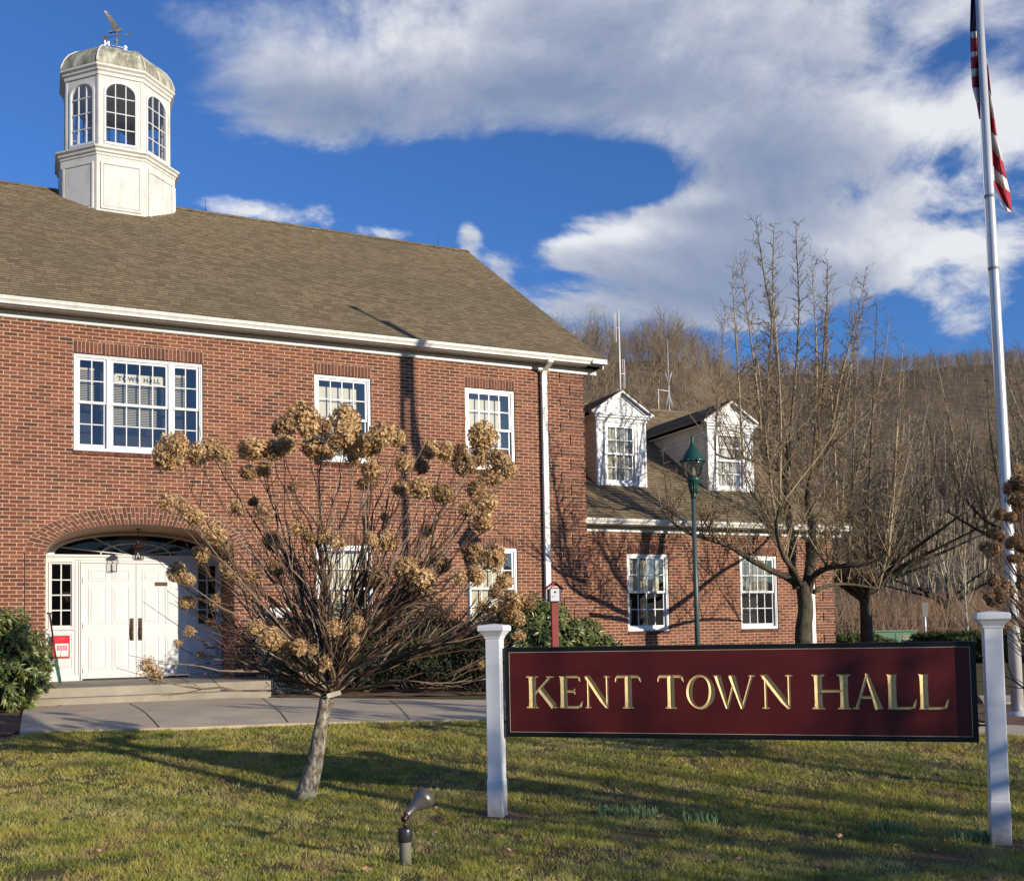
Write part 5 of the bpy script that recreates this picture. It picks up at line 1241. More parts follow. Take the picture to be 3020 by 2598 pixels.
# ------------------------------------------------------------------ hydrangea trees
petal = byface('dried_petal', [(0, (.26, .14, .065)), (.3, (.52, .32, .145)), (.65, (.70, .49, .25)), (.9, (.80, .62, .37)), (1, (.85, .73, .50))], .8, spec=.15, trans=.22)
petal2 = byface('shaded_petal', [(0, (.16, .09, .045)), (.4, (.32, .19, .095)), (.8, (.48, .32, .17)), (1, (.62, .46, .28))], .85, spec=.1, trans=.18)  # darker copy of the petal colours; paints in the shade on some heads
def head_mesh(seed, mat, n=430, loose=0):
    rg = np.random.default_rng(seed); d = rg.normal(0, 1, (n, 3)); d /= np.linalg.norm(d, axis=1, keepdims=True)
    rad = rg.uniform(.80, 1.03, n)*(1-.10*np.abs(d[:, 2])); 
    if loose: rad = rg.uniform(.35, 1.05, n)
    k = 1+.08*np.sin(4*d[:, 0]+seed)+.08*np.cos(5*d[:, 1]+seed)
    C = d*(rad*k)[:, None]*np.array([1, 1, 1.08]); C[:, 2] += .15*(C[:, 2] > 0)*(1-np.hypot(C[:, 0], C[:, 1]))
    V, F, A = [], [], []
    for c, nd in zip(C, d):
        nd = nd+rg.normal(0, .45, 3); nd /= np.linalg.norm(nd); u = np.cross(nd, [0.3, .2, 1]); u /= np.linalg.norm(u); v = np.cross(nd, u)
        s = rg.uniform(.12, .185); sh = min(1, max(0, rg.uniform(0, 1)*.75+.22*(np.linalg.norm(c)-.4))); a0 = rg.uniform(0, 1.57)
        for q in range(4):
            if rg.uniform() < .12: continue
            a = a0+q*1.5708+rg.normal(0, .15); e = u*math.cos(a)+v*math.sin(a); f = -u*math.sin(a)+v*math.cos(a); b = len(V); up = nd*rg.uniform(-.05, .12)
            V += [c, c+(e*.55+f*.42)*s+up*.5, c+e*s*1.0+up, c+(e*.55-f*.42)*s+up*.5]; F.append((b, b+1, b+2, b+3)); A.append(min(1, max(0, sh+rg.normal(0, .08))))
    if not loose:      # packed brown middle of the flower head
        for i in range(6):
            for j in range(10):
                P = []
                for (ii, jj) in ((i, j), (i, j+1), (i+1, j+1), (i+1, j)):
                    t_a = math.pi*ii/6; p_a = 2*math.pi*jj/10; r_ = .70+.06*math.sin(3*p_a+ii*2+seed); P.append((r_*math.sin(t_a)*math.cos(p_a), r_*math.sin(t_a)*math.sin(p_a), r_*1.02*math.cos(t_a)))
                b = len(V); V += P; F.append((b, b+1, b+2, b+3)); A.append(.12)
    me = bpy.data.meshes.new('flower_head'); me.from_pydata([tuple(x) for x in V], [], F); me.materials.append(mat)
    at_ = me.attributes.new('rnd', 'FLOAT', 'FACE'); at_.data.foreach_set('value', A); me.update(); return me
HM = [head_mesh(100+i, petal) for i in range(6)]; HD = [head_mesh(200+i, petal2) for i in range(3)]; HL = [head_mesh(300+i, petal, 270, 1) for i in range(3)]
bark_h = byface('hydrangea_stem', [(0, (.07, .04, .026)), (.6, (.155, .095, .062)), (1, (.34, .27, .20))], .8)
t_ = NT('lichen_bark'); t_.rough(.9); co = t_.obj(); mp = t_.n('ShaderNodeMapping'); mp.inputs['Scale'].default_value = (1, 1, .45); t_.l(co, mp.inputs[0])
f = t_.noise(26, 6, .7, vec=mp.outputs[0]); c = t_.ramp(f, [(.34, (.055, .036, .024)), (.48, (.17, .13, .09)), (.58, (.38, .36, .29)), (.74, (.56, .56, .48))])
f2 = t_.noise(9, 4, vec=co); c = t_.mix(t_.ramp(f2, [(.55, (0, 0, 0)), (.68, (.7, .7, .7))]), c, (.34, .40, .22)); t_.col(c); t_.bump(f, .9, .02); MT['lichen'] = t_.m
def hydrangea(name, lab, base, crotch, heads, seed, naked, trunk_r=(.080, .056)):
    rr = random.Random(seed); root = empty(name, base, 0, lab, 'hydrangea')
    loc = lambda p: p-base
    cr = loc(crotch); mb = MB(); n = 9; pts = []; rad = []
    for i in range(n):
        s = i/(n-1); p = Vector((0, 0, -.05)).lerp(cr, s)+Vector((.022*math.sin(s*5), .015*math.cos(s*6), 0)); pts.append(p); rad.append(trunk_r[0]*(1-s)+trunk_r[1]*s+(.035*(1-s)**6)+(.012 if s > .9 else 0)+rr.uniform(-.004, .004))
    mb.tube(pts, rad, 14); tk = mb.build('trunk', MT['lichen'], root)
    st = MB(); tgt = [(Vector(h[0])-base, h[1]) for h in heads]; allp = tgt+[(Vector(q_)-base, 0) for q_ in naked]
    def bez(a, b, c_, e, m_, jit):
        P = []
        for k in range(m_+1):
            s = k/m_; q = a*(1-s)**3+b*3*s*(1-s)**2+c_*3*s*s*(1-s)+e*s**3
            if 0 < k < m_: q = q+Vector((rr.gauss(0, jit), rr.gauss(0, jit), rr.gauss(0, jit*.6)))
            P.append(q)
        return P
    # limbs: a fan of thicker arms out of the crotch; every stem leaves one of them
    order = list(range(len(allp))); rr.shuffle(order); limbs = []; dirs = []
    for i in order:
        d = (allp[i][0]-cr); dn = d.normalized()
        if d.length < .7 or d.z < .12 or any(dn.dot(x) > .955 for x in dirs): continue
        dirs.append(dn); hz = Vector((d.x, d.y, 0)); j = Vector((rr.uniform(-.05, .05), rr.uniform(-.05, .05), rr.uniform(-.03, .03)))
        e = cr+d*rr.uniform(.50, .68)+Vector((0, 0, -.06)); up = max(.10, d.z*.24)
        P = bez(cr+j*.6, cr+hz*.10+Vector((0, 0, up))+j, cr+hz*.38+Vector((0, 0, d.z*.36-.02))+j, e, 9, .014); r0 = rr.uniform(.011, .021)
        st.tube(P, [r0*(1-.62*k/9) for k in range(10)], 6, a=rr.random()); limbs.append(P)
        if len(limbs) >= 30: break
    for i, (T, r_) in enumerate(allp):
        d = T-cr; dn = d.normalized(); best = max(range(len(limbs)), key=lambda k: (limbs[k][-1]-cr).normalized().dot(dn)+rr.uniform(0, .03)); LP = limbs[best]
        k0 = rr.choice((3, 4, 5, 6, 7, 8, 9)); 
        while k0 > 2 and (LP[k0]-cr).length > d.length*.72: k0 -= 1
        a = LP[k0]; t0 = (LP[k0]-LP[k0-1]).normalized(); e = T-Vector((0, 0, r_*.5)); g_ = e-a; L = max(.1, g_.length)
        m_ = max(5, int(L/.16)); P = bez(a, a+t0*L*.32+Vector((0, 0, L*.03)), a+g_*.68+Vector((rr.gauss(0, .03)*L, rr.gauss(0, .04)*L, -.05*L)), e, m_, .016)
        r0 = rr.uniform(.0065, .0105); st.tube(P, [r0*(1-k/m_)+.0036 for k in range(m_+1)], 5, a=rr.random())
        for _ in range(rr.choice((2, 3, 4, 5))):
            k = rr.randrange(max(1, m_//4), m_); q = P[k]; dd = (P[min(k+1, m_)]-P[k-1]).normalized()+Vector((rr.gauss(0, .5), rr.gauss(0, .5), rr.gauss(.15, .3))); l = rr.uniform(.10, .45)
            st.tube([q, q+dd*l*.5+Vector((0, 0, .02)), q+dd*l+Vector((0, 0, .06))], [.0045, .0032, .002], 4, a=rr.random())
    st.build('branches', bark_h, root, fix=False)
    for i, (T, r_) in enumerate(tgt[:100]):
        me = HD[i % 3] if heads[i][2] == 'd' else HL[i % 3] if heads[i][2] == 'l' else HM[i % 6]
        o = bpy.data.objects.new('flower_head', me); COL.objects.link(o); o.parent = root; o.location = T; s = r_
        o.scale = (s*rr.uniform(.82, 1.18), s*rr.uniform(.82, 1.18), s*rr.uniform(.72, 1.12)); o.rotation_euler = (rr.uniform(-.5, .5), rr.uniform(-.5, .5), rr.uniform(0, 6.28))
    return root, cr
HZ = [(170,320,80),(310,325,50),(215,275,58),(380,300,45),(440,320,50),(590,300,72),(690,310,45,'d'),(740,275,55),(560,415,38,'d'),(640,400,35),(738,190,58,'d'),(850,150,84),(940,182,48,'d'),(1050,160,74),(790,485,28,'d'),(920,290,76),(1050,240,75),(1160,280,65),(1235,230,58),(1315,245,40),(1345,368,50),(1430,385,38,'d'),(1470,300,42),(1555,310,50),(1630,300,33,'d'),(1735,235,74),(1650,370,60,'d'),(1720,340,45),(1820,350,60),(1780,440,58),(1870,400,48),(1330,492,48),(1430,495,60),(1540,520,50,'d'),(1750,560,62),(1660,600,40),(1740,660,56),(1700,500,45,'d'),(1180,400,56),(1090,330,50),(150,560,52,'l'),(240,590,48,'l'),(290,630,54),(400,720,56,'l'),(460,785,42,'l'),(328,820,42),(505,590,48,'l'),(640,620,55,'l'),(590,560,28,'d'),(800,690,40,'l'),(870,740,38,'d'),(690,760,48,'d'),(950,730,40),(1010,770,54,'l'),(1180,750,36),(1260,755,45),(1245,636,19),(1460,710,42,'l'),(205,915,50),(265,950,38),(260,1065,42),(450,900,42,'l'),(575,930,40,'l'),(495,940,38,'l'),(705,900,38,'d'),(400,1060,38,'l'),(268,1210,28,'l'),(372,1165,22,'l'),(212,1270,28,'l'),(325,1325,23),(58,1385,42,'l'),(100,1425,46,'l'),(600,1188,38),(672,1245,58),(750,1300,42),(818,1287,40),(885,1305,28,'l'),(950,1365,38,'l'),(920,1410,24,'l'),(1000,1190,42,'l'),(1112,1170,44,'l'),(1095,1255,28),(1350,900,56),(1440,950,62),(1220,950,44,'d'),(1530,870,48,'d'),(1690,825,50,'d'),(1790,840,66),(1620,940,50,'l'),(1700,930,45),(1845,960,44),(1800,1010,34,'d'),(1740,1090,38,'l'),(1810,1100,38,'l'),(1890,1060,56),(1895,1140,50),(1970,1070,38,'d'),(1920,1230,34,'l'),(1730,1375,18,'l'),(1160,470,44,'d')]
rr = random.Random(3); hb = ground_hit(890, 2355); YB = hb.y; crt = at(972, 2058, YB+.05); heads = []
for h in HZ:
    px, py = 400+h[0]/1.6975, 1150+h[1]/1.6975
    hx = (px-972)/3030*YB; top = max(0, (2058-py)/3030*YB)
    room = math.sqrt(max(.05, 1-min(.95, (hx/2.0)**2)))*min(1.25, .35+top*.45)
    dy = rr.uniform(-1, 1)*room
    if h[2] > 60 and top > 2: dy = rr.uniform(-.5, .5)
    if 1160 < h[1] < 1400 and 560 < h[0] < 1150: dy = -room*rr.uniform(.85, 1.2)-.15
    elif rr.random() < .35 and 500 < h[1]: dy = -abs(dy)
    Yh = YB+dy; p = at(px, py, Yh); heads.append((p, 1.07*h[2]/1.6975*Yh/CF, h[3] if len(h) > 3 else 'n'))
naked = []
for i in range(74):
    px = rr.uniform(600, 1400); py = rr.uniform(1420, 1800)+abs(px-1000)*.35; naked.append(at(px, py, YB+rr.uniform(-.9, .9)))
for px, py in ((700, 1960), (1330, 1960), (1300, 1850), (1450, 2000), (560, 1960), (1500, 1900), (1380, 1790), (1420, 1840), (1560, 1960)): naked.append(at(px, py, YB+rr.uniform(-.6, .4)))
hy, crl = hydrangea('hydrangea_tree', 'small hydrangea tree on the lawn, its bare crown full of dried tan flower heads', hb, crt, heads, 5, naked)
mb = MB(); M_ = Matrix.Translation(crl+Vector((.045, -.085, .035))) @ Matrix.Rotation(R(-14), 4, 'Y'); m0 = MB(); m0.box(-.052, .075, -.006, .006, -.020, .022); m0.tube([(-.052, .0, 0), (-.10, .03, 0), (-.12, .08, .0)], .004, 4); mb.merge(m0, M_); mb.build('plant_tag', simple('tag_cream', (.72, .68, .52), .5), hy)
# the second one, cut off by the right edge
h2b = Vector((5.15, 9.3, 0)); h2b.z = g(5.15, 9.3); c2 = h2b+Vector((.02, .0, .85)); H2 = []
for (x, y, r_, k) in ((300,60,26,'l'),(262,180,42,'n'),(310,150,50,'n'),(290,250,50,'d'),(200,330,34,'d'),(225,345,30,'d'),(262,350,30,'n'),(315,330,40,'n'),(150,440,36,'n'),(190,460,34,'d'),(110,520,34,'l'),(165,530,38,'n'),(120,560,30,'l'),(300,480,40,'d'),(262,500,34,'d'),(330,520,40,'n'),(320,590,30,'l'),(335,640,32,'l'),(270,590,26,'n'),(160,720,36,'d'),(215,740,36,'l'),(250,760,34,'l'),(190,790,34,'n'),(130,810,32,'d'),(150,840,34,'n'),(200,830,30,'d'),(320,740,30,'l'),(330,700,30,'d'),(245,975,28,'l'),(228,1000,20,'l'),(330,260,46,'n')):
    px, py = 2850+x/1.98, 1350+y/1.98; Yh = 8.9+rr.uniform(-.45, .5); H2.append((at(px, py, Yh), r_/1.98*Yh/CF*1.12, 'd' if k != 'l' or rr.random() < .5 else 'l'))  # heads in shade: most get the darker petals that paint it in
for i in range(60):
    a = rr.uniform(0, 6.28); q = rr.uniform(.3, 1.25); H2.append((h2b+Vector((.45+abs(math.cos(a))*q, math.sin(a)*q, rr.uniform(1.2, 2.9))), rr.uniform(.07, .12), 'n' if rr.random() < .6 else 'd'))
nk2 = [h2b+Vector((rr.uniform(-.75, 1.2), rr.uniform(-.9, .9), rr.uniform(.9, 1.9))) for _ in range(34)]
hydrangea('hydrangea_tree', 'second dried hydrangea, shaded brown, cut off by the right edge in front of the flagpole', h2b, c2, H2, 9, nk2)

# ------------------------------------------------------------------ bare trees
bark = byface('grey_bark', [(0, (.12, .095, .07)), (.6, (.20, .165, .125)), (1, (.30, .26, .20))], .9, 7, (.20, .22, .13), bump=.5)
def tree_bark(name, a, b, moss):
    t = NT(name); t.rough(.95); t.b.inputs['Specular IOR Level'].default_value = .15; co = t.obj(); mp = t.n('ShaderNodeMapping'); mp.inputs['Scale'].default_value = (1, 1, .22); t.l(co, mp.inputs[0])
    f = t.noise(22, 6, .7, vec=mp.outputs[0]); c = t.ramp(f, [(.35, a), (.65, b)]); f2 = t.noise(3.5, 5, vec=co); c = t.mix(t.ramp(f2, [(.5, (0, 0, 0)), (.66, (.8, .8, .8))]), c, moss); t.col(c); t.bump(f, 1, .03); return t.m
MT['bark1'] = tree_bark('furrowed_bark', (.032, .025, .019), (.135, .112, .082), (.13, .13, .07)); MT['bark2'] = tree_bark('dark_bark', (.04, .032, .026), (.11, .09, .07), (.10, .10, .06))
twigm = byface('twig', [(0, (.12, .085, .052)), (.5, (.26, .195, .12)), (1, (.42, .335, .22))], .85)
twigp = byface('pale_twig', [(0, (.20, .155, .10)), (.5, (.36, .29, .20)), (1, (.50, .43, .33))], .85)
def curve_pts(pts, n=4):
    "smooth a polyline"
    out = []
    P = [Vector(p) for p in pts]
    for i in range(len(P)-1):
        p0, p1, p2, p3 = P[max(i-1, 0)], P[i], P[i+1], P[min(i+2, len(P)-1)]
        for k in range(n):
            t = k/n; out.append(.5*((2*p1)+(p2-p0)*t+(2*p0-5*p1+4*p2-p3)*t*t+(3*p1-p0-3*p2+p3)*t**3))
    out.append(P[-1]); return out
def sprout(mb, p, d, L, r0, rr, tw=.13, twl=.42, wob=.045, sub=True, nt=1.0):
    "a long upright shoot carrying crooked side twigs"
    n = max(5, int(L/.30)); P = [p.copy()]; dd = d.normalized()
    for i in range(n):
        dd = (dd+Vector((rr.gauss(0, wob), rr.gauss(0, wob), rr.gauss(.03, wob*.5)))).normalized(); P.append(P[-1]+dd*L/n)
    mb.tube(P, [r0*(1-.82*(i/n)) for i in range(n+1)], 4 if r0 < .02 else 6, a=rr.random())
    s = L*.12
    while s < L:
        f = s/L; i = min(n-1, int(f*n)); q = P[i].lerp(P[i+1], f*n-i); ax = (P[i+1]-P[i]).normalized()
        a = rr.uniform(0, 6.28); u = ax.orthogonal().normalized(); v = ax.cross(u); sd = (u*math.cos(a)+v*math.sin(a))
        e = (ax*rr.uniform(.3, 1.0)+sd*rr.uniform(.5, 1.0)).normalized(); l = twl*rr.uniform(.3, 1.25)*(1-.65*f)*(.55+.45*min(1, L/3)); Q = [q]
        k = 3 if l < .3 else 4
        for j in range(k):
            e = (e+Vector((rr.gauss(0, .28), rr.gauss(0, .28), rr.gauss(.10, .22)))).normalized(); Q.append(Q[-1]+e*l/k)
        rt = max(.0048, min(.010, r0*.4*(1-f*.6))); mb.tube(Q, [rt]+[rt*.8]*(k-1)+[rt*.5], 3, a=rr.random())
        if sub:
            for j in range(1, k+1):
                for _ in range(rr.choice((0, 1, 2, 2))):
                    w = (Q[j]-Q[j-1]).normalized()+Vector((rr.gauss(0, .8), rr.gauss(0, .8), rr.gauss(.1, .6))); ll = rr.uniform(.05, .16)*(.5+l*1.5)
                    mb.tube([Q[j], Q[j]+w.normalized()*ll*.6, Q[j]+w.normalized()*ll+Vector((rr.gauss(0, .02), rr.gauss(0, .02), .015))], [rt*.7, rt*.62, rt*.5], 3, a=rr.random())
        s += tw*rr.uniform(.6, 1.5)/nt
    return P
def limb(mb, pts, r0, r1, n=8):
    P = curve_pts(pts); k = len(P); mb.tube(P, [r0+(r1-r0)*(i/(k-1))**.8 for i in range(k)], n); return P

rr = random.Random(21)
TB = at(2372, 1960, 21.0); TB.z = g(TB.x, TB.y); pear = empty('bare_tree', TB, 0, 'large bare tree with forked trunk and long upright shoots in front of the brick wing', 'tree')
def q(px, py, dY=0): return at(px, py, 21.0+dY)-TB
tr = MB(); limb(tr, [Vector((0, 0, -.1)), q(2368, 1880), q(2376, 1800), q(2371, 1745), q(2370, 1715)], .175, .14, 14); 
tr.build('trunk', MT['bark1'], pear)
lb = MB(); LB = {}
LB['A'] = limb(lb, [q(2365, 1735), q(2320, 1702, -.1), q(2270, 1680, -.3), (q(2210, 1648, -.5)), q(2150, 1610, -.8), q(2090, 1590, -1.0), q(2030, 1572, -1.1), q(1985, 1540, -1.2), q(1950, 1500, -1.3)], .085, .018)
LB['B'] = limb(lb, [q(2352, 1735), q(2335, 1670), q(2338, 1600), q(2322, 1510, .1), q(2318, 1440, .2), q(2298, 1400, .2), q(2262, 1360, .1), q(2245, 1318, .0)], .10, .04)
LB['B2'] = limb(lb, [q(2330, 1650), q(2300, 1615, -.2), q(2268, 1560, -.4), q(2252, 1505, -.5), q(2215, 1450, -.6)], .055, .02)
LB['B3'] = limb(lb, [q(2262, 1360, .1), q(2235, 1365, -.1), q(2190, 1350, -.3), q(2150, 1352, -.4), q(2110, 1340, -.6)], .04, .015)
LB['B4'] = limb(lb, [q(2330, 1500, .1), q(2312, 1420, .1), q(2325, 1360, 0), q(2322, 1310, 0)], .06, .04)
LB['C'] = limb(lb, [q(2380, 1730), q(2390, 1650), q(2395, 1560, .1), q(2382, 1480, .2), q(2392, 1410, .3), q(2420, 1370, .3), q(2445, 1320, .3)], .115, .035)
LB['D'] = limb(lb, [q(2385, 1745), q(2400, 1700, -.2), q(2440, 1675, -.5), q(2500, 1668, -.8), q(2560, 1662, -1.0), q(2620, 1640, -1.2)], .085, .025)
LB['D2'] = limb(lb, [q(2400, 1745), q(2440, 1728, .4), q(2500, 1722, .9), q(2590, 1735, 1.4)], .055, .02)
LB['E'] = limb(lb, [q(2375, 1720), q(2400, 1660, .8), q(2430, 1600, 1.5), q(2470, 1560, 2.1), q(2500, 1500, 2.6)], .075, .025)
LB['G'] = limb(lb, [q(2362, 1725), q(2340, 1680, -.7), q(2310, 1640, -1.3), q(2290, 1560, -1.9), q(2300, 1490, -2.2)], .07, .025)
lb.build('limbs', MT['bark1'], pear)
tw = MB()
for (bx_, by_, tx, ty, dy, dyt, r_) in ((2190,1350,2160,775,-.3,-.5,.028),(2245,1320,2222,752,0,-.1,.032),(2262,1330,2285,664,0,.1,.036),(2290,1395,2350,632,.2,0,.036),(2330,1310,2412,662,0,.2,.036),(2322,1310,2240,830,0,-.4,.026),(2392,1410,2452,776,.3,.3,.034),(2395,1400,2500,830,.3,.4,.03),(2440,1320,2547,800,.3,.5,.032),(2445,1320,2590,880,.3,.6,.03),(2480,1530,2540,830,2.1,2.2,.028),(2500,1500,2620,930,2.6,2.8,.028),(2620,1640,2655,1000,-1.2,-1.3,.026),(2560,1662,2600,900,-1,-1.1,.03),(2500,1668,2560,950,-.8,-.8,.025),(2300,1490,2320,850,-2.2,-2.3,.028),(2290,1560,2200,950,-1.9,-2.2,.025),(2110,1340,2120,900,-.6,-.9,.018),(2600,1650,2700,1100,-1.1,-1.3,.024),(2590,1735,2720,1250,1.4,1.7,.022),(2470,1560,2430,900,2,2.2,.026),(2400,1370,2390,760,.3,.5,.03)):
    a, b = q(bx_, by_, dy), q(tx, ty, dyt); sprout(tw, a, b-a+Vector((0, 0, -.1)), (b-a).length, r_*1.0, rr, tw=.065, twl=.60, wob=.024)
for key, num, lo, hi in (('A', 38, .4, 2.0), ('B', 15, .5, 2.2), ('B2', 16, .5, 2.4), ('B3', 18, .4, 2.2), ('C', 18, .6, 2.6), ('D', 30, .6, 3.4), ('D2', 18, .6, 3.0), ('E', 24, .8, 3.8), ('G', 20, .6, 3.0), ('B4', 9, .5, 2.4)):
    P = LB[key]
    for i in range(num):
        k = rr.randrange(len(P)//4, len(P)); a = rr.uniform(0, 6.28); d = Vector((.55*math.cos(a), .55*math.sin(a), rr.uniform(.35, 1.3))); sprout(tw, P[k], d, rr.uniform(lo, hi), rr.uniform(.009, .016), rr, tw=.12, twl=.42, wob=.06)
tw.build('twigs', twigm, pear, fix=False)

def spreading_tree(name, lab, base, h0, spread, height, seed, trunk_r, nl, mat, tmat, ns, grp=None, tilt=(0, 0), twl=.55, tw=.17, rs=1.0):
    "vase of low arching limbs with upright shoots all along them"
    rr = random.Random(seed); root = empty(name, base, 0, lab, 'tree', grp)
    tr = MB(); top = Vector((tilt[0], tilt[1], h0)); limb(tr, [Vector((0, 0, -.1)), Vector((0, .02, h0*.5)), top], trunk_r, trunk_r*.8, 12); tr.build('trunk', mat, root)
    lb = MB(); tw_ = MB()
    for i in range(nl):
        a = 2*math.pi*(i+rr.uniform(-.3, .3))/nl; sp = spread*rr.uniform(.75, 1.1); e = Vector((math.cos(a), math.sin(a), 0)); zt = rr.uniform(.2, .55)*(height-h0)*.6
        P = limb(lb, [top-Vector((0, 0, rr.uniform(0, .35))), top+e*sp*.3+Vector((0, 0, zt*.35)), top+e*sp*.62+Vector((rr.uniform(-.3, .3), rr.uniform(-.3, .3), zt*.62)), top+e*sp+Vector((0, 0, zt*.95))], trunk_r*.5, .02*rs, 7)
        for j in range(ns):
            k = rr.randrange(2, len(P)); f = k/len(P); b = rr.uniform(0, 6.28); d = Vector((.16*math.cos(b), .16*math.sin(b), 1))+e*.30*f
            hh = (height-P[k].z)*rr.uniform(.55, 1.02)*(1-.35*f); 
            if hh < .4: continue
            sprout(tw_, P[k], d, hh, (.012+.004*hh)*rs, rr, tw=tw*.8, twl=twl, wob=.03)
            if rr.random() < .7: d2 = Vector((.8*math.cos(b), .8*math.sin(b), .3))+e*.3; sprout(tw_, P[k], d2, rr.uniform(.4, 1.6), .011*rs, rr, tw=tw*.9, twl=.4, wob=.07)
    lb.build('limbs', mat, root); tw_.build('twigs', tmat, root, fix=False); return root
t2 = at(2557, 1880, 30); t2.z = g(t2.x, t2.y)
spreading_tree('bare_tree', 'wide bare tree with dark low-forked trunk and pale upright shoots behind the pruned tree', t2, 2.2, 3.9, 8.4, 33, .20, 12, MT['bark2'], twigp, 19)
t3 = at(3120, 1880, 27); t3.z = g(t3.x, t3.y)
spreading_tree('bare_tree', 'bare tree right of the flagpole, its trunk beyond the frame edge', t3, 2.4, 3.2, 9.9, 35, .18, 8, MT['bark2'], twigm, 11)
t4 = at(2800, 1850, 52); t4.z = hillz(t4.x, t4.y)
spreading_tree('bare_tree', 'smaller bare tree farther back between the wide tree and the flagpole', t4, 2.2, 4.5, 9.5, 37, .20, 9, MT['bark2'], twigp, 9, rs=1.5, tw=.3, twl=.8)
bt = at(2853, 1880, 42); bt.z = hillz(bt.x, bt.y); rr = random.Random(4)
br = empty('birch_sapling', bt, 0, 'slender pale-barked sapling left of the right sign post', 'tree'); mb = MB(); limb(mb, [Vector((0, 0, 0)), Vector((.02, 0, 1)), Vector((-.02, 0, 2.2)), Vector((.05, 0, 3.6))], .07, .02, 8); mb.build('trunk', simple('birch_bark', (.55, .53, .46), .8, (.35, .33, .28), 12), br)
mb = MB()
for i in range(22):
    z = rr.uniform(.6, 3.3); a = rr.uniform(0, 6.28); sprout(mb, Vector((.02, 0, z)), Vector((math.cos(a)*.7, math.sin(a)*.7, .9)), rr.uniform(.6, 1.5), .018, rr, tw=.22, twl=.4)
mb.build('branches', twigp, br, fix=False)

# trees on the sunny side, outside the frame, that throw the long shadows across lawn, sign and wall
protos = []
def shade_tree(i, x, y, h, sp_, nl, ns, tr_, lab):
    b = Vector((x, y, g(x, y))); return spreading_tree('bare_tree', lab, b, 2.0, sp_, h, 50+i, tr_, nl, MT['bark2'], twigm, ns, 'bare trees outside the frame', tw=.45, rs=1.6)
def sun_spot(c, L): return (c*.596+L*.803, c*.803-L*.596)
s1 = shade_tree(1, *sun_spot(8.75, 12), 5.6, 2.0, 6, 4, .15, 'bare tree standing to the right of the viewer')
s2 = shade_tree(2, *sun_spot(10.3, 17), 6.8, 2.4, 6, 4, .18, 'second bare tree farther right of the viewer')
for i, (c_, L_, rz, s, pr_, lab) in enumerate(((7.45, 7.0, 2.2, .92, s1, 'slim bare tree behind the viewer'), (12.4, 25, 3.0, 1.05, s2, 'bare tree farther right beyond the walk'), (6.2, 27, 1.2, 1.1, s2, 'bare tree by the road behind the viewer'), (6.95, 9.5, .7, .9, s1, 'slim bare tree just out of view to the right'), (8.6, 60, 4, 2.3, s2, 'largest bare tree far behind'))):
    x, y = sun_spot(c_, L_)
    c = copy_tree(pr_); c.location = (x, y, g(x, y)); c.rotation_euler = (0, 0, rz); c.scale = (s, s, s); c['label'] = lab

# ------------------------------------------------------------------ the wooded hill
def forest_template(seed, h, nb, r0, subs=(1, 2, 3)):
    rr = random.Random(seed); mb = MB(); lean = Vector((rr.uniform(-.12, .12), rr.uniform(-.12, .12), 1)); P = [Vector((0, 0, -1))]
    d = lean.normalized()
    for i in range(6): d = (d+Vector((rr.gauss(0, .09), rr.gauss(0, .09), .03))).normalized(); P.append(P[-1]+d*(h*.86)/6)
    mb.tube(P, [r0*(1-.86*i/6) for i in range(7)], 4, a=rr.uniform(0, 1))
    for i in range(nb):
        f = 6*(.30+.68*(i+rr.random())/nb); k = min(5, int(f)); q_ = P[k].lerp(P[k+1], f-k); a = rr.uniform(0, 6.28); e = Vector((math.cos(a), math.sin(a), rr.uniform(.3, 1.2))).normalized(); l = h*rr.uniform(.20, .40)*(1.25-f/7.5); Q = [q_]
        for j in range(3): e = (e+Vector((rr.gauss(0, .22), rr.gauss(0, .30), .16))).normalized(); Q.append(Q[-1]+e*l/3)
        rb = r0*.42*(1-f/9); mb.tube(Q, [rb, rb*.75, rb*.55, rb*.3], 3, a=rr.random())
        for j in subs:
            w = (e+Vector((rr.gauss(0, .6), rr.gauss(0, .6), rr.gauss(.2, .4)))).normalized(); mb.tube([Q[j], Q[j]+w*l*.3, Q[j]+w*l*.5+Vector((0, 0, l*.06))], [rb*.45, rb*.36, rb*.22], 3, a=rr.random())
    V = np.array(mb.V); F = [f for f in mb.F if len(f) == 4]; return V, np.array(F), np.array([a for f, a in zip(mb.F, mb.A) if len(f) == 4])
wood = byface('woodland_bark', [(0, (.15, .108, .068)), (.5, (.22, .165, .108)), (1, (.31, .245, .17))], .95)
TP = [forest_template(400+i, 8.6+i*.5, 22, .105) for i in range(6)]; TP2 = [forest_template(500+i, 8.4+.5*i, 14, .15, (2, 3)) for i in range(4)]
Vs, Fs, As = [], [], []; off = 0; rr = random.Random(77); cnt = 0
def plant(tp, x, y, s):
    global off
    V, F, A = tp; a = rr.uniform(0, 6.28); c_, s_ = math.cos(a)*s, math.sin(a)*s; W = np.empty_like(V); W[:, 0] = V[:, 0]*c_-V[:, 1]*s_+x; W[:, 1] = V[:, 0]*s_+V[:, 1]*c_+y; W[:, 2] = V[:, 2]*s*rr.uniform(.85, 1.15)+hillz(x, y)
    Vs.append(W); Fs.append(F+off); As.append(np.clip(A*.7+rr.uniform(0, .3), 0, 1)); off += len(V)
for i in range(1750):
    y = 78+(250-78)*math.sqrt(rr.random()); x = y*rr.uniform(-.06, .66)
    plant(TP[rr.randrange(6)], x, y, rr.uniform(.75, 1.25))
for i in range(3000):
    y = 240+262*rr.random()**.55; x = y*rr.uniform(.02, .62)
    plant(TP2[rr.randrange(4)], x, y, rr.uniform(.65, 1.05))
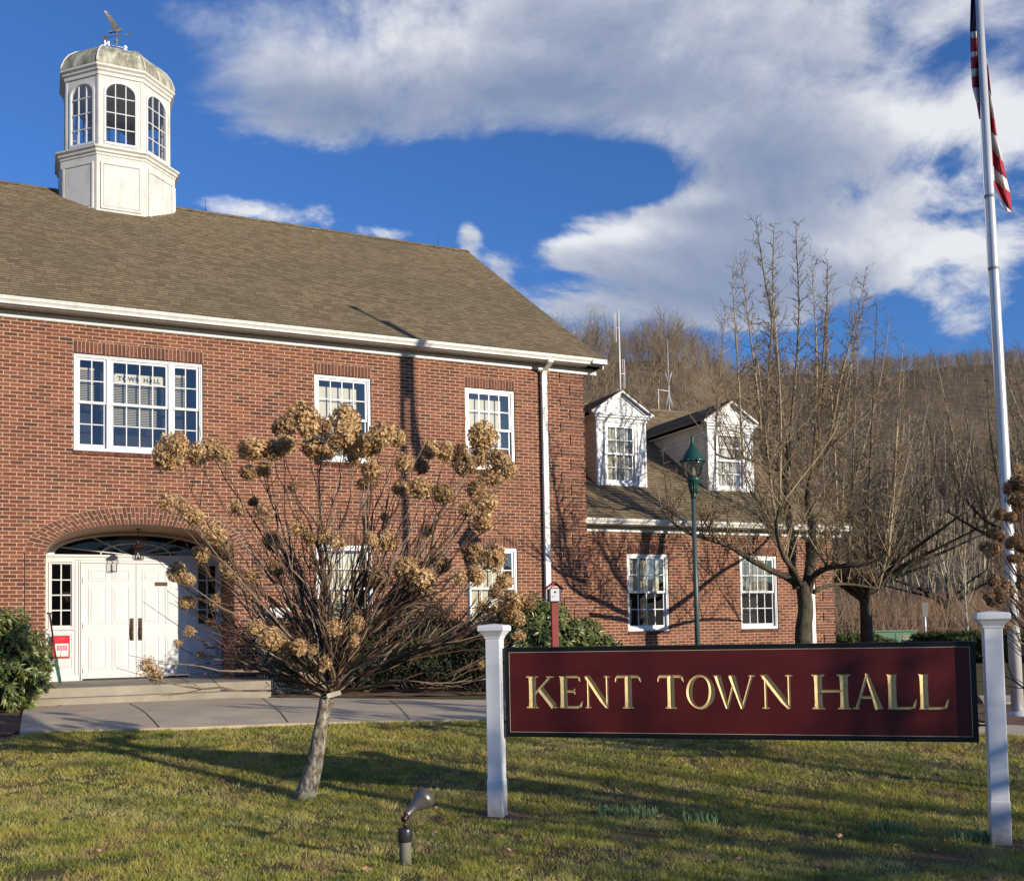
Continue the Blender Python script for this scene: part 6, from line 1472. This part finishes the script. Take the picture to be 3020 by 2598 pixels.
o = np_obj('hillside_woods', np.concatenate(Vs), np.concatenate(Fs), wood, np.concatenate(As)); tag(o, 'bare brown winter woods covering the hillside', 'woods', kind='stuff')
# nearer trees at the foot of the hill and on the spur, each one a thing
tmpl = []
for i in range(4):
    V, F, A = forest_template(600+i, 13+i, 34, .15); me = bpy.data.meshes.new('bare_tree'); me.from_pydata([tuple(v) for v in V], [], [tuple(f) for f in F]); me.materials.append(wood); at_ = me.attributes.new('rnd', 'FLOAT', 'FACE'); at_.data.foreach_set('value', list(A)); tmpl.append(me)
rr = random.Random(12)
for i in range(46):
    left = i < 26
    a = rr.uniform(.06, .235) if left else rr.uniform(.24, .5); Y = rr.uniform(75, 150) if left else rr.uniform(60, 90); X = a*Y
    o = bpy.data.objects.new('bare_tree', tmpl[i % 4]); COL.objects.link(o); o.location = (X, Y, hillz(X, Y)); s = rr.uniform(.5, .78) if left else rr.uniform(.40, .6); o.scale = (s, s, s*rr.uniform(.9, 1.1)); o.rotation_euler = (0, 0, rr.uniform(0, 6.28))
    if left: tag(o, 'one of the bare grey trees at the foot of the hill behind the dormers', 'tree', 'bare trees behind the dormers')
    else: tag(o, 'one of the bare grey trees at the foot of the hill behind the junipers', 'tree', 'bare trees behind the junipers')
# reddish brush along the foot of the hill
br_m = byface('brush_stem', [(0, (.11, .062, .042)), (.5, (.18, .115, .075)), (1, (.29, .21, .14))], .9); V, F, A = [], [], []
N = 9000; X = rng.uniform(14, 46, N); Y = rng.uniform(46, 66, N); X = X*Y/50
z = np.array([hillz(a, b) for a, b in zip(X, Y)]); h = rng.uniform(.9, 3.0, N); dx, dy = rng.normal(0, .35, N), rng.normal(0, .35, N); w = .022
B = np.stack([X, Y, z-.05], 1); T = B+np.stack([dx*h, dy*h*.5, h], 1); Mid = (B+T)/2+rng.normal(0, .10, (N, 3)); s = np.array([[w, 0, 0]])
V = np.stack([B-s, B+s, Mid+s*.8, Mid-s*.8, T+s*.3, T-s*.3], 1).reshape(-1, 3); b = (np.arange(N)*6)[:, None]; F = np.concatenate([b+np.array([[0, 1, 2, 3]]), b+np.array([[3, 2, 4, 5]])], 1).reshape(-1, 4)
o = np_obj('brush', V, F, br_m, np.repeat(rng.uniform(0, 1, N), 2)); tag(o, 'tangled reddish brush along the foot of the hill', 'brush', kind='stuff')

# ------------------------------------------------------------------ grass
gm_ = NT('grass_blade'); gm_.rough(.6); gm_.b.inputs['Specular IOR Level'].default_value = .25; co = gm_.obj()
c = gm_.ramp(gm_.attr(), [(0, (.12, .165, .027)), (.3, (.26, .295, .048)), (.5, (.42, .425, .08)), (.66, (.56, .50, .14)), (.84, (.72, .61, .30)), (1, (.42, .27, .14))])
f = gm_.noise(1.1, 5, .6, vec=co); c = gm_.mix(gm_.ramp(f, [(.47, (0, 0, 0)), (.60, (.8, .8, .8))]), c, (.52, .46, .10))
f = gm_.noise(2.9, 5, .7, vec=co, dist=.6); c = gm_.mix(gm_.ramp(f, [(.53, (0, 0, 0)), (.63, (.9, .9, .9))]), c, (.40, .27, .15))
f = gm_.noise(.7, 5, .65, vec=co, out=0, dist=1.0); c = gm_.mix(gm_.ramp(f, [(.52, (0, 0, 0)), (.62, (.5, .5, .5))]), c, (.66, .58, .26))
f = gm_.noise(1.9, 4, .6, vec=co, dist=.8); c = gm_.mix(gm_.ramp(f, [(.54, (0, 0, 0)), (.66, (.75, .75, .75))]), c, (.13, .19, .04)); gm_.col(c)
tr = gm_.n('ShaderNodeBsdfTranslucent'); gm_.l(c, tr.inputs[0]); mx = gm_.n('ShaderNodeMixShader'); mx.inputs[0].default_value = .28; gm_.l(gm_.b.outputs[0], mx.inputs[1]); gm_.l(tr.outputs[0], mx.inputs[2]); gm_.l(mx.outputs[0], gm_.out.inputs[0])
def gv(X, Y):
    t = np.clip((Y-8.3)/6.5, 0, 1); return .44*t*t*(3-2*t)-.018*np.clip(X, -4, 6)+.012*np.sin(X*1.7+.6*Y)*np.sin(Y*1.3+1)*((Y > 3) & (Y < 20))
fx = np.array([p.x for p in WA]); fy = np.array([p.y for p in WA]); bxx = np.array([p.x for p in WBk]); byy = np.array([p.y for p in WBk])
def on_walk(X, Y): return (Y > np.interp(X, fx, fy)+.0) & (Y < np.interp(X, bxx, byy)) & (X > fx[0])
def vnoise(X, Y, cell, seed):
    G = np.random.default_rng(seed).uniform(0, 1, (256, 256)); x, y = X/cell+500, Y/cell+500; i, j = np.floor(x).astype(int), np.floor(y).astype(int); u, v = x-i, y-j; u, v = u*u*(3-2*u), v*v*(3-2*v)
    g_ = lambda a, b: G[a % 256, b % 256]
    return (g_(i, j)*(1-u)+g_(i+1, j)*u)*(1-v)+(g_(i, j+1)*(1-u)+g_(i+1, j+1)*u)*v
def blades(N, y0, y1, xm):
    Y = rng.uniform(y0, y1, N); X = rng.uniform(-xm, xm, N)*Y; hs = .034-.0002*(Y-y0); ws = .0024+.00026*(Y-y0)
    # tufts and thin places
    th = vnoise(X, Y, .9, 1); th2 = vnoise(X, Y, .11, 2); th3 = vnoise(X, Y, .32, 3)
    cov = .25+.5*th+.45*th2+.55*th3; cov = np.where(cov < .80, cov*.32, cov)
    keep = (rng.uniform(0, 1, N) < cov) & ~on_walk(X, Y) & ~((X < fx[0]+.1) & (Y > 12.3)) & ~((Y > np.interp(X, bxx, byy)))
    for cx_, cy_, r_ in ((-.15, 8.65, .28), (3.55, 7.5, .28), (-.72, 6.95, .10), (hb.x, hb.y, .16), (.9, 7.9, .35), (2.2, 7.25, .3), (-3.0, 6.6, .25), (-1.6, 6.8, .2), (2.9, 7.1, .35)):
        keep &= (np.hypot(X-cx_, (Y-cy_)) > r_*rng.uniform(.5, 1.1, N))
    X, Y = X[keep], Y[keep]; n = len(X); Z = gv(X, Y)-.004
    a = rng.uniform(0, 6.28, n); hs, ws = hs[keep], ws[keep]; h = hs*rng.uniform(.4, 1.35, n)*(.45+.9*th2[keep]+.35*th3[keep]); ln = rng.uniform(.2, 1.3, n)*h; b = rng.uniform(0, 6.28, n); w = ws*rng.uniform(.7, 1.3, n)
    B = np.stack([X, Y, Z], 1); s = np.stack([np.cos(a)*w, np.sin(a)*w, 0*w], 1); T = B+np.stack([np.cos(b)*ln, np.sin(b)*ln, h], 1)
    V = np.stack([B-s, B+s, T], 1).reshape(-1, 3); F = np.arange(n*3).reshape(-1, 3)
    r_ = rng.uniform(0, 1, n)*.42+.10*th2[keep]+.45*(1-th3[keep])+.20*(1-th[keep])-.12; r_ = np.where(rng.uniform(0, 1, n) < .12, rng.uniform(.7, 1, n), r_)
    return V, F, np.clip(r_, 0, 1)
V, F, A = blades(700000, 5.6, 16.5, .60)
o = np_obj('grass', V, F, gm_.m, A); tag(o, 'patchy green and straw coloured winter grass', 'grass', kind='stuff')
# daffodil shoots
dm = byface('shoot_leaf', [(0, (.16, .25, .12)), (1, (.38, .48, .24))], .5, trans=.2)
for i, (x0, y0, x1, y1, n, lab) in enumerate(((1765, 2385, 1940, 2425, 130, 'long clump of short blue-green bulb shoots under the first letters of the sign'), (2010, 2415, 2110, 2432, 45, 'small clump of bulb shoots under the middle of the sign'), (2565, 2440, 2690, 2465, 80, 'clump of bulb shoots left of the right post'), (2795, 2470, 2920, 2488, 70, 'clump of bulb shoots at the foot of the right sign post'))):
    a, b = ground_hit(x0, (y0+y1)/2), ground_hit(x1, (y0+y1)/2+6); mb = MB(); rr = random.Random(i+5); c0 = a.lerp(b, .5)
    for k in range(n):
        p = a.lerp(b, rr.random())+Vector((0, rr.gauss(0, .05), 0)); p.z = g(p.x, p.y); p -= c0; h = rr.uniform(.05, .115); w = .005; d = Vector((rr.gauss(0, .14), rr.gauss(0, .14), 1)).normalized()
        mb.add([p+Vector((-w, 0, 0)), p+Vector((w, 0, 0)), p+d*h*.8+Vector((w*.9, 0, 0)), p+d*h, p+d*h*.8-Vector((w*.9, 0, 0))], [(0, 1, 2, 3, 4)])
        mb.add([p+Vector((0, -w, 0)), p+Vector((0, w, 0)), p+d*h*.8+Vector((0, w*.9, 0)), p+d*h, p+d*h*.8-Vector((0, w*.9, 0))], [(0, 1, 2, 3, 4)])
    tag(mb.build('bulb_shoots', dm, None, loc=c0, fix=False), lab, kind='stuff')
# fallen leaves
lm = byface('fallen_leaf', [(0, (.16, .07, .03)), (.5, (.35, .20, .10)), (1, (.60, .48, .34))], .8)
def fl_mesh(seed):
    rr = random.Random(seed); mb = MB(); n = 9; V = [(0, 0, .006)]
    for i in range(n): a = 2*math.pi*i/n; r_ = .035*(1 if i % 2 else .62)*rr.uniform(.8, 1.2); V.append((r_*math.cos(a), r_*.8*math.sin(a), rr.uniform(.0, .022)))
    mb.add(V, [(0, i+1, (i+1) % n+1) for i in range(n)]); return mb.mesh('fallen_leaf', lm)
FLM = [fl_mesh(i) for i in range(4)]; rr = random.Random(2)
spots = [(535, 2066), (150, 2092), (175, 2090)]+[(rr.uniform(60, 2950), rr.uniform(2180, 2590)) for _ in range(125)]
for i, (px, py) in enumerate(spots):
    p = ground_hit(px, py)
    o = bpy.data.objects.new('fallen_leaf', FLM[i % 4]); COL.objects.link(o); o.location = p+Vector((0, 0, .036 if i > 2 else .04)); s = rr.uniform(.4, 1.1) if i > 2 else 1.4; o.scale = (s, s, s); o.rotation_euler = (rr.uniform(-.3, .3), rr.uniform(-.3, .3), rr.uniform(0, 6))
    if i == 0: tag(o, 'reddish-brown oak leaf at the foot of the steps', 'leaf', 'fallen leaves')
    elif i < 3: tag(o, 'brown leaf at the left end of the lower step', 'leaf', 'fallen leaves')
    else: tag(o, 'small pale curled leaf lying in the lawn', 'leaf', 'fallen leaves on the lawn')

# ------------------------------------------------------------------ sun and sky
SE = R(11.9); SDIR = Vector((.803*math.cos(SE), -.596*math.cos(SE), math.sin(SE)))
sl = bpy.data.lights.new('sun', 'SUN'); sl.energy = 5.0; sl.angle = R(.53); sl.color = (1.0, .88, .71)
so = bpy.data.objects.new('sun', sl); COL.objects.link(so); so.rotation_euler = (-SDIR).to_track_quat('-Z', 'Y').to_euler()
w = bpy.data.worlds.new('World'); SC.world = w; w.use_nodes = True; nt = w.node_tree; bg = nt.nodes['Background']; bg.inputs[1].default_value = .088
class WN(NT):
    def __init__(s, t): s.t = t
W_ = WN(nt)
sky = W_.n('ShaderNodeTexSky', sky_type='NISHITA'); sky.sun_disc = False; sky.sun_elevation = R(11.9); sky.sun_rotation = math.atan2(.803, -.596); sky.altitude = 200; sky.air_density = 1.0; sky.dust_density = .4; sky.ozone_density = 3.0
tc = W_.n('ShaderNodeTexCoord'); dirv = tc.outputs['Generated']; nrm = W_.n('ShaderNodeVectorMath', operation='NORMALIZE'); W_.l(dirv, nrm.inputs[0]); dirv = nrm.outputs[0]
sp = W_.n('ShaderNodeSeparateXYZ'); W_.l(dirv, sp.inputs[0]); az = W_.math('ARCTAN2', sp.outputs[0], sp.outputs[1]); el = W_.math('ARCSINE', sp.outputs[2])
def pe(px, py):
    d = (_F+_R*((px-CX)/CF)+_U*((CY-py)/CF)).normalized(); return math.atan2(d.x, d.y), math.asin(d.z)
def blob(px, py, rx, ry, s):
    a0, e0 = pe(px, py); dx = W_.math('DIVIDE', W_.math('SUBTRACT', az, a0), rx/3030); dy = W_.math('DIVIDE', W_.math('SUBTRACT', el, e0), ry/3030)
    r2 = W_.math('ADD', W_.math('MULTIPLY', dx, dx), W_.math('MULTIPLY', dy, dy)); return W_.math('MULTIPLY', W_.math('EXPONENT', W_.math('MULTIPLY', r2, -1)), s)
BL = [(1200, 60, 680, 270, .82), (980, 320, 360, 110, .62), (720, 150, 200, 150, .35), (2150, 250, 520, 240, .9), (1750, 150, 400, 180, .6), (2500, 480, 420, 170, .6), (2450, 780, 430, 130, .62), (1980, 830, 420, 150, .75), (1750, 740, 170, 40, .4), (2030, 640, 160, 60, .5), (640, 612, 170, 40, .60), (930, 640, 130, 50, .58), (1120, 690, 130, 30, .58), (1385, 690, 45, 70, .62), (1480, 800, 50, 50, .35), (2960, 330, 180, 120, .5), (2850, 990, 90, 60, .5), (2950, 740, 200, 120, .45), (2750, 60, 200, 60, .3), (2700, 330, 250, 90, .4),
      (1400, 520, 420, 120, -.95), (1850, 520, 270, 85, -.95), (1000, 490, 450, 60, -.45), (2800, 470, 80, 45, -.32), (2730, 630, 70, 35, -.35), (2760, 790, 90, 40, -.45), (2650, 960, 120, 60, -.6), (2600, 60, 50, 70, -.42), (2840, 130, 90, 45, -.40), (2780, 270, 50, 50, -.35), (2790, 20, 200, 60, .35), (150, 300, 420, 600, -.8), (2250, 1030, 110, 50, -.5), (1500, 620, 80, 100, -.35)]
SHB = [(1150, 90, 520, 130, .38), (1800, 690, 260, 40, .5), (2080, 585, 120, 35, .45), (2680, 330, 280, 110, .38), (2700, 730, 300, 80, .3), (2950, 420, 160, 90, .3), (640, 600, 200, 40, .35), (1100, 650, 300, 40, .35), (2300, 90, 300, 100, .15),
       (1000, 350, 400, 90, -.50), (1550, 290, 330, 90, -.34), (1700, 420, 300, 60, -.2), (2200, 540, 420, 110, -.40), (1950, 900, 500, 100, -.32), (1700, 120, 250, 120, -.15), (2300, 380, 260, 90, -.15)]
tot = None
for b_ in BL:
    v = blob(*b_); tot = v if tot is None else W_.math('ADD', tot, v)
sht = None
for b_ in SHB:
    v = blob(*b_); sht = v if sht is None else W_.math('ADD', sht, v)
mp = W_.n('ShaderNodeMapping'); mp.inputs['Scale'].default_value = (1, 1, 1.7); mp.inputs['Location'].default_value = (3.1, 0, .4); W_.l(dirv, mp.inputs[0])
n1 = W_.noise(4.6, 9, .62, vec=mp.outputs[0], dist=.35)
mp2 = W_.n('ShaderNodeMapping'); mp2.inputs['Scale'].default_value = (1, 1, 1.7); mp2.inputs['Location'].default_value = (3.1-.010, .0, .4+.028); W_.l(dirv, mp2.inputs[0])
n2 = W_.noise(4.6, 9, .62, vec=mp2.outputs[0], dist=.35)
fr_ = W_.math('GREATER_THAN', sp.outputs[1], 0)
dens = W_.math('ADD', W_.math('MULTIPLY', n1, 2.05), W_.math('MULTIPLY', W_.math('SUBTRACT', W_.math('MULTIPLY', tot, fr_), .0), .62))
kk = W_.n('ShaderNodeMapRange'); kk.inputs[1].default_value = .36; kk.inputs[2].default_value = .48; kk.inputs[3].default_value = 1.7; kk.inputs[4].default_value = .72; W_.l(el, kk.inputs[0])
dens_e = W_.math('ADD', W_.math('MULTIPLY', W_.math('SUBTRACT', dens, 1.24), kk.outputs[0]), 1.24)
al = W_.n('ShaderNodeMapRange'); al.interpolation_type = 'SMOOTHSTEP'; al.inputs[1].default_value = 1.06; al.inputs[2].default_value = 1.50; W_.l(dens_e, al.inputs[0])
n3 = W_.noise(1.9, 5, .55, vec=mp.outputs[0])
shd = W_.math('ADD', W_.math('MULTIPLY', W_.math('SUBTRACT', n1, n2), 1.9), W_.math('ADD', W_.math('MULTIPLY', W_.math('SUBTRACT', n3, .5), 1.3), .42))
thin = W_.n('ShaderNodeMapRange'); thin.inputs[1].default_value = 1.85; thin.inputs[2].default_value = 1.2; thin.inputs[3].default_value = 0; thin.inputs[4].default_value = .34; W_.l(dens, thin.inputs[0])
shd = W_.math('ADD', W_.math('ADD', shd, thin.outputs[0]), sht)
cc = W_.ramp(shd, [(.05, (2.3, 3.0, 4.7)), (.42, (3.5, 4.1, 5.5)), (.72, (5.4, 5.8, 6.8)), (1, (8.1, 8.3, 8.7))])
hs = W_.mix(1.0, sky.outputs[0], (.74, 1.14, 1.78), 'MULTIPLY')
fin = W_.mix(al.outputs[0], hs, cc); nt.links.new(fin, bg.inputs[0])
SC.view_settings.view_transform = 'Standard'; SC.view_settings.look = 'None'; SC.view_settings.exposure = .18; SC.view_settings.gamma = 1
SC.cycles.use_adaptive_sampling = True; SC.cycles.adaptive_threshold = .02; SC.cycles.max_bounces = 4; SC.cycles.diffuse_bounces = 3; SC.cycles.glossy_bounces = 2; SC.cycles.transparent_max_bounces = 10; SC.cycles.transmission_bounces = 3; SC.cycles.caustics_reflective = False; SC.cycles.caustics_refractive = False
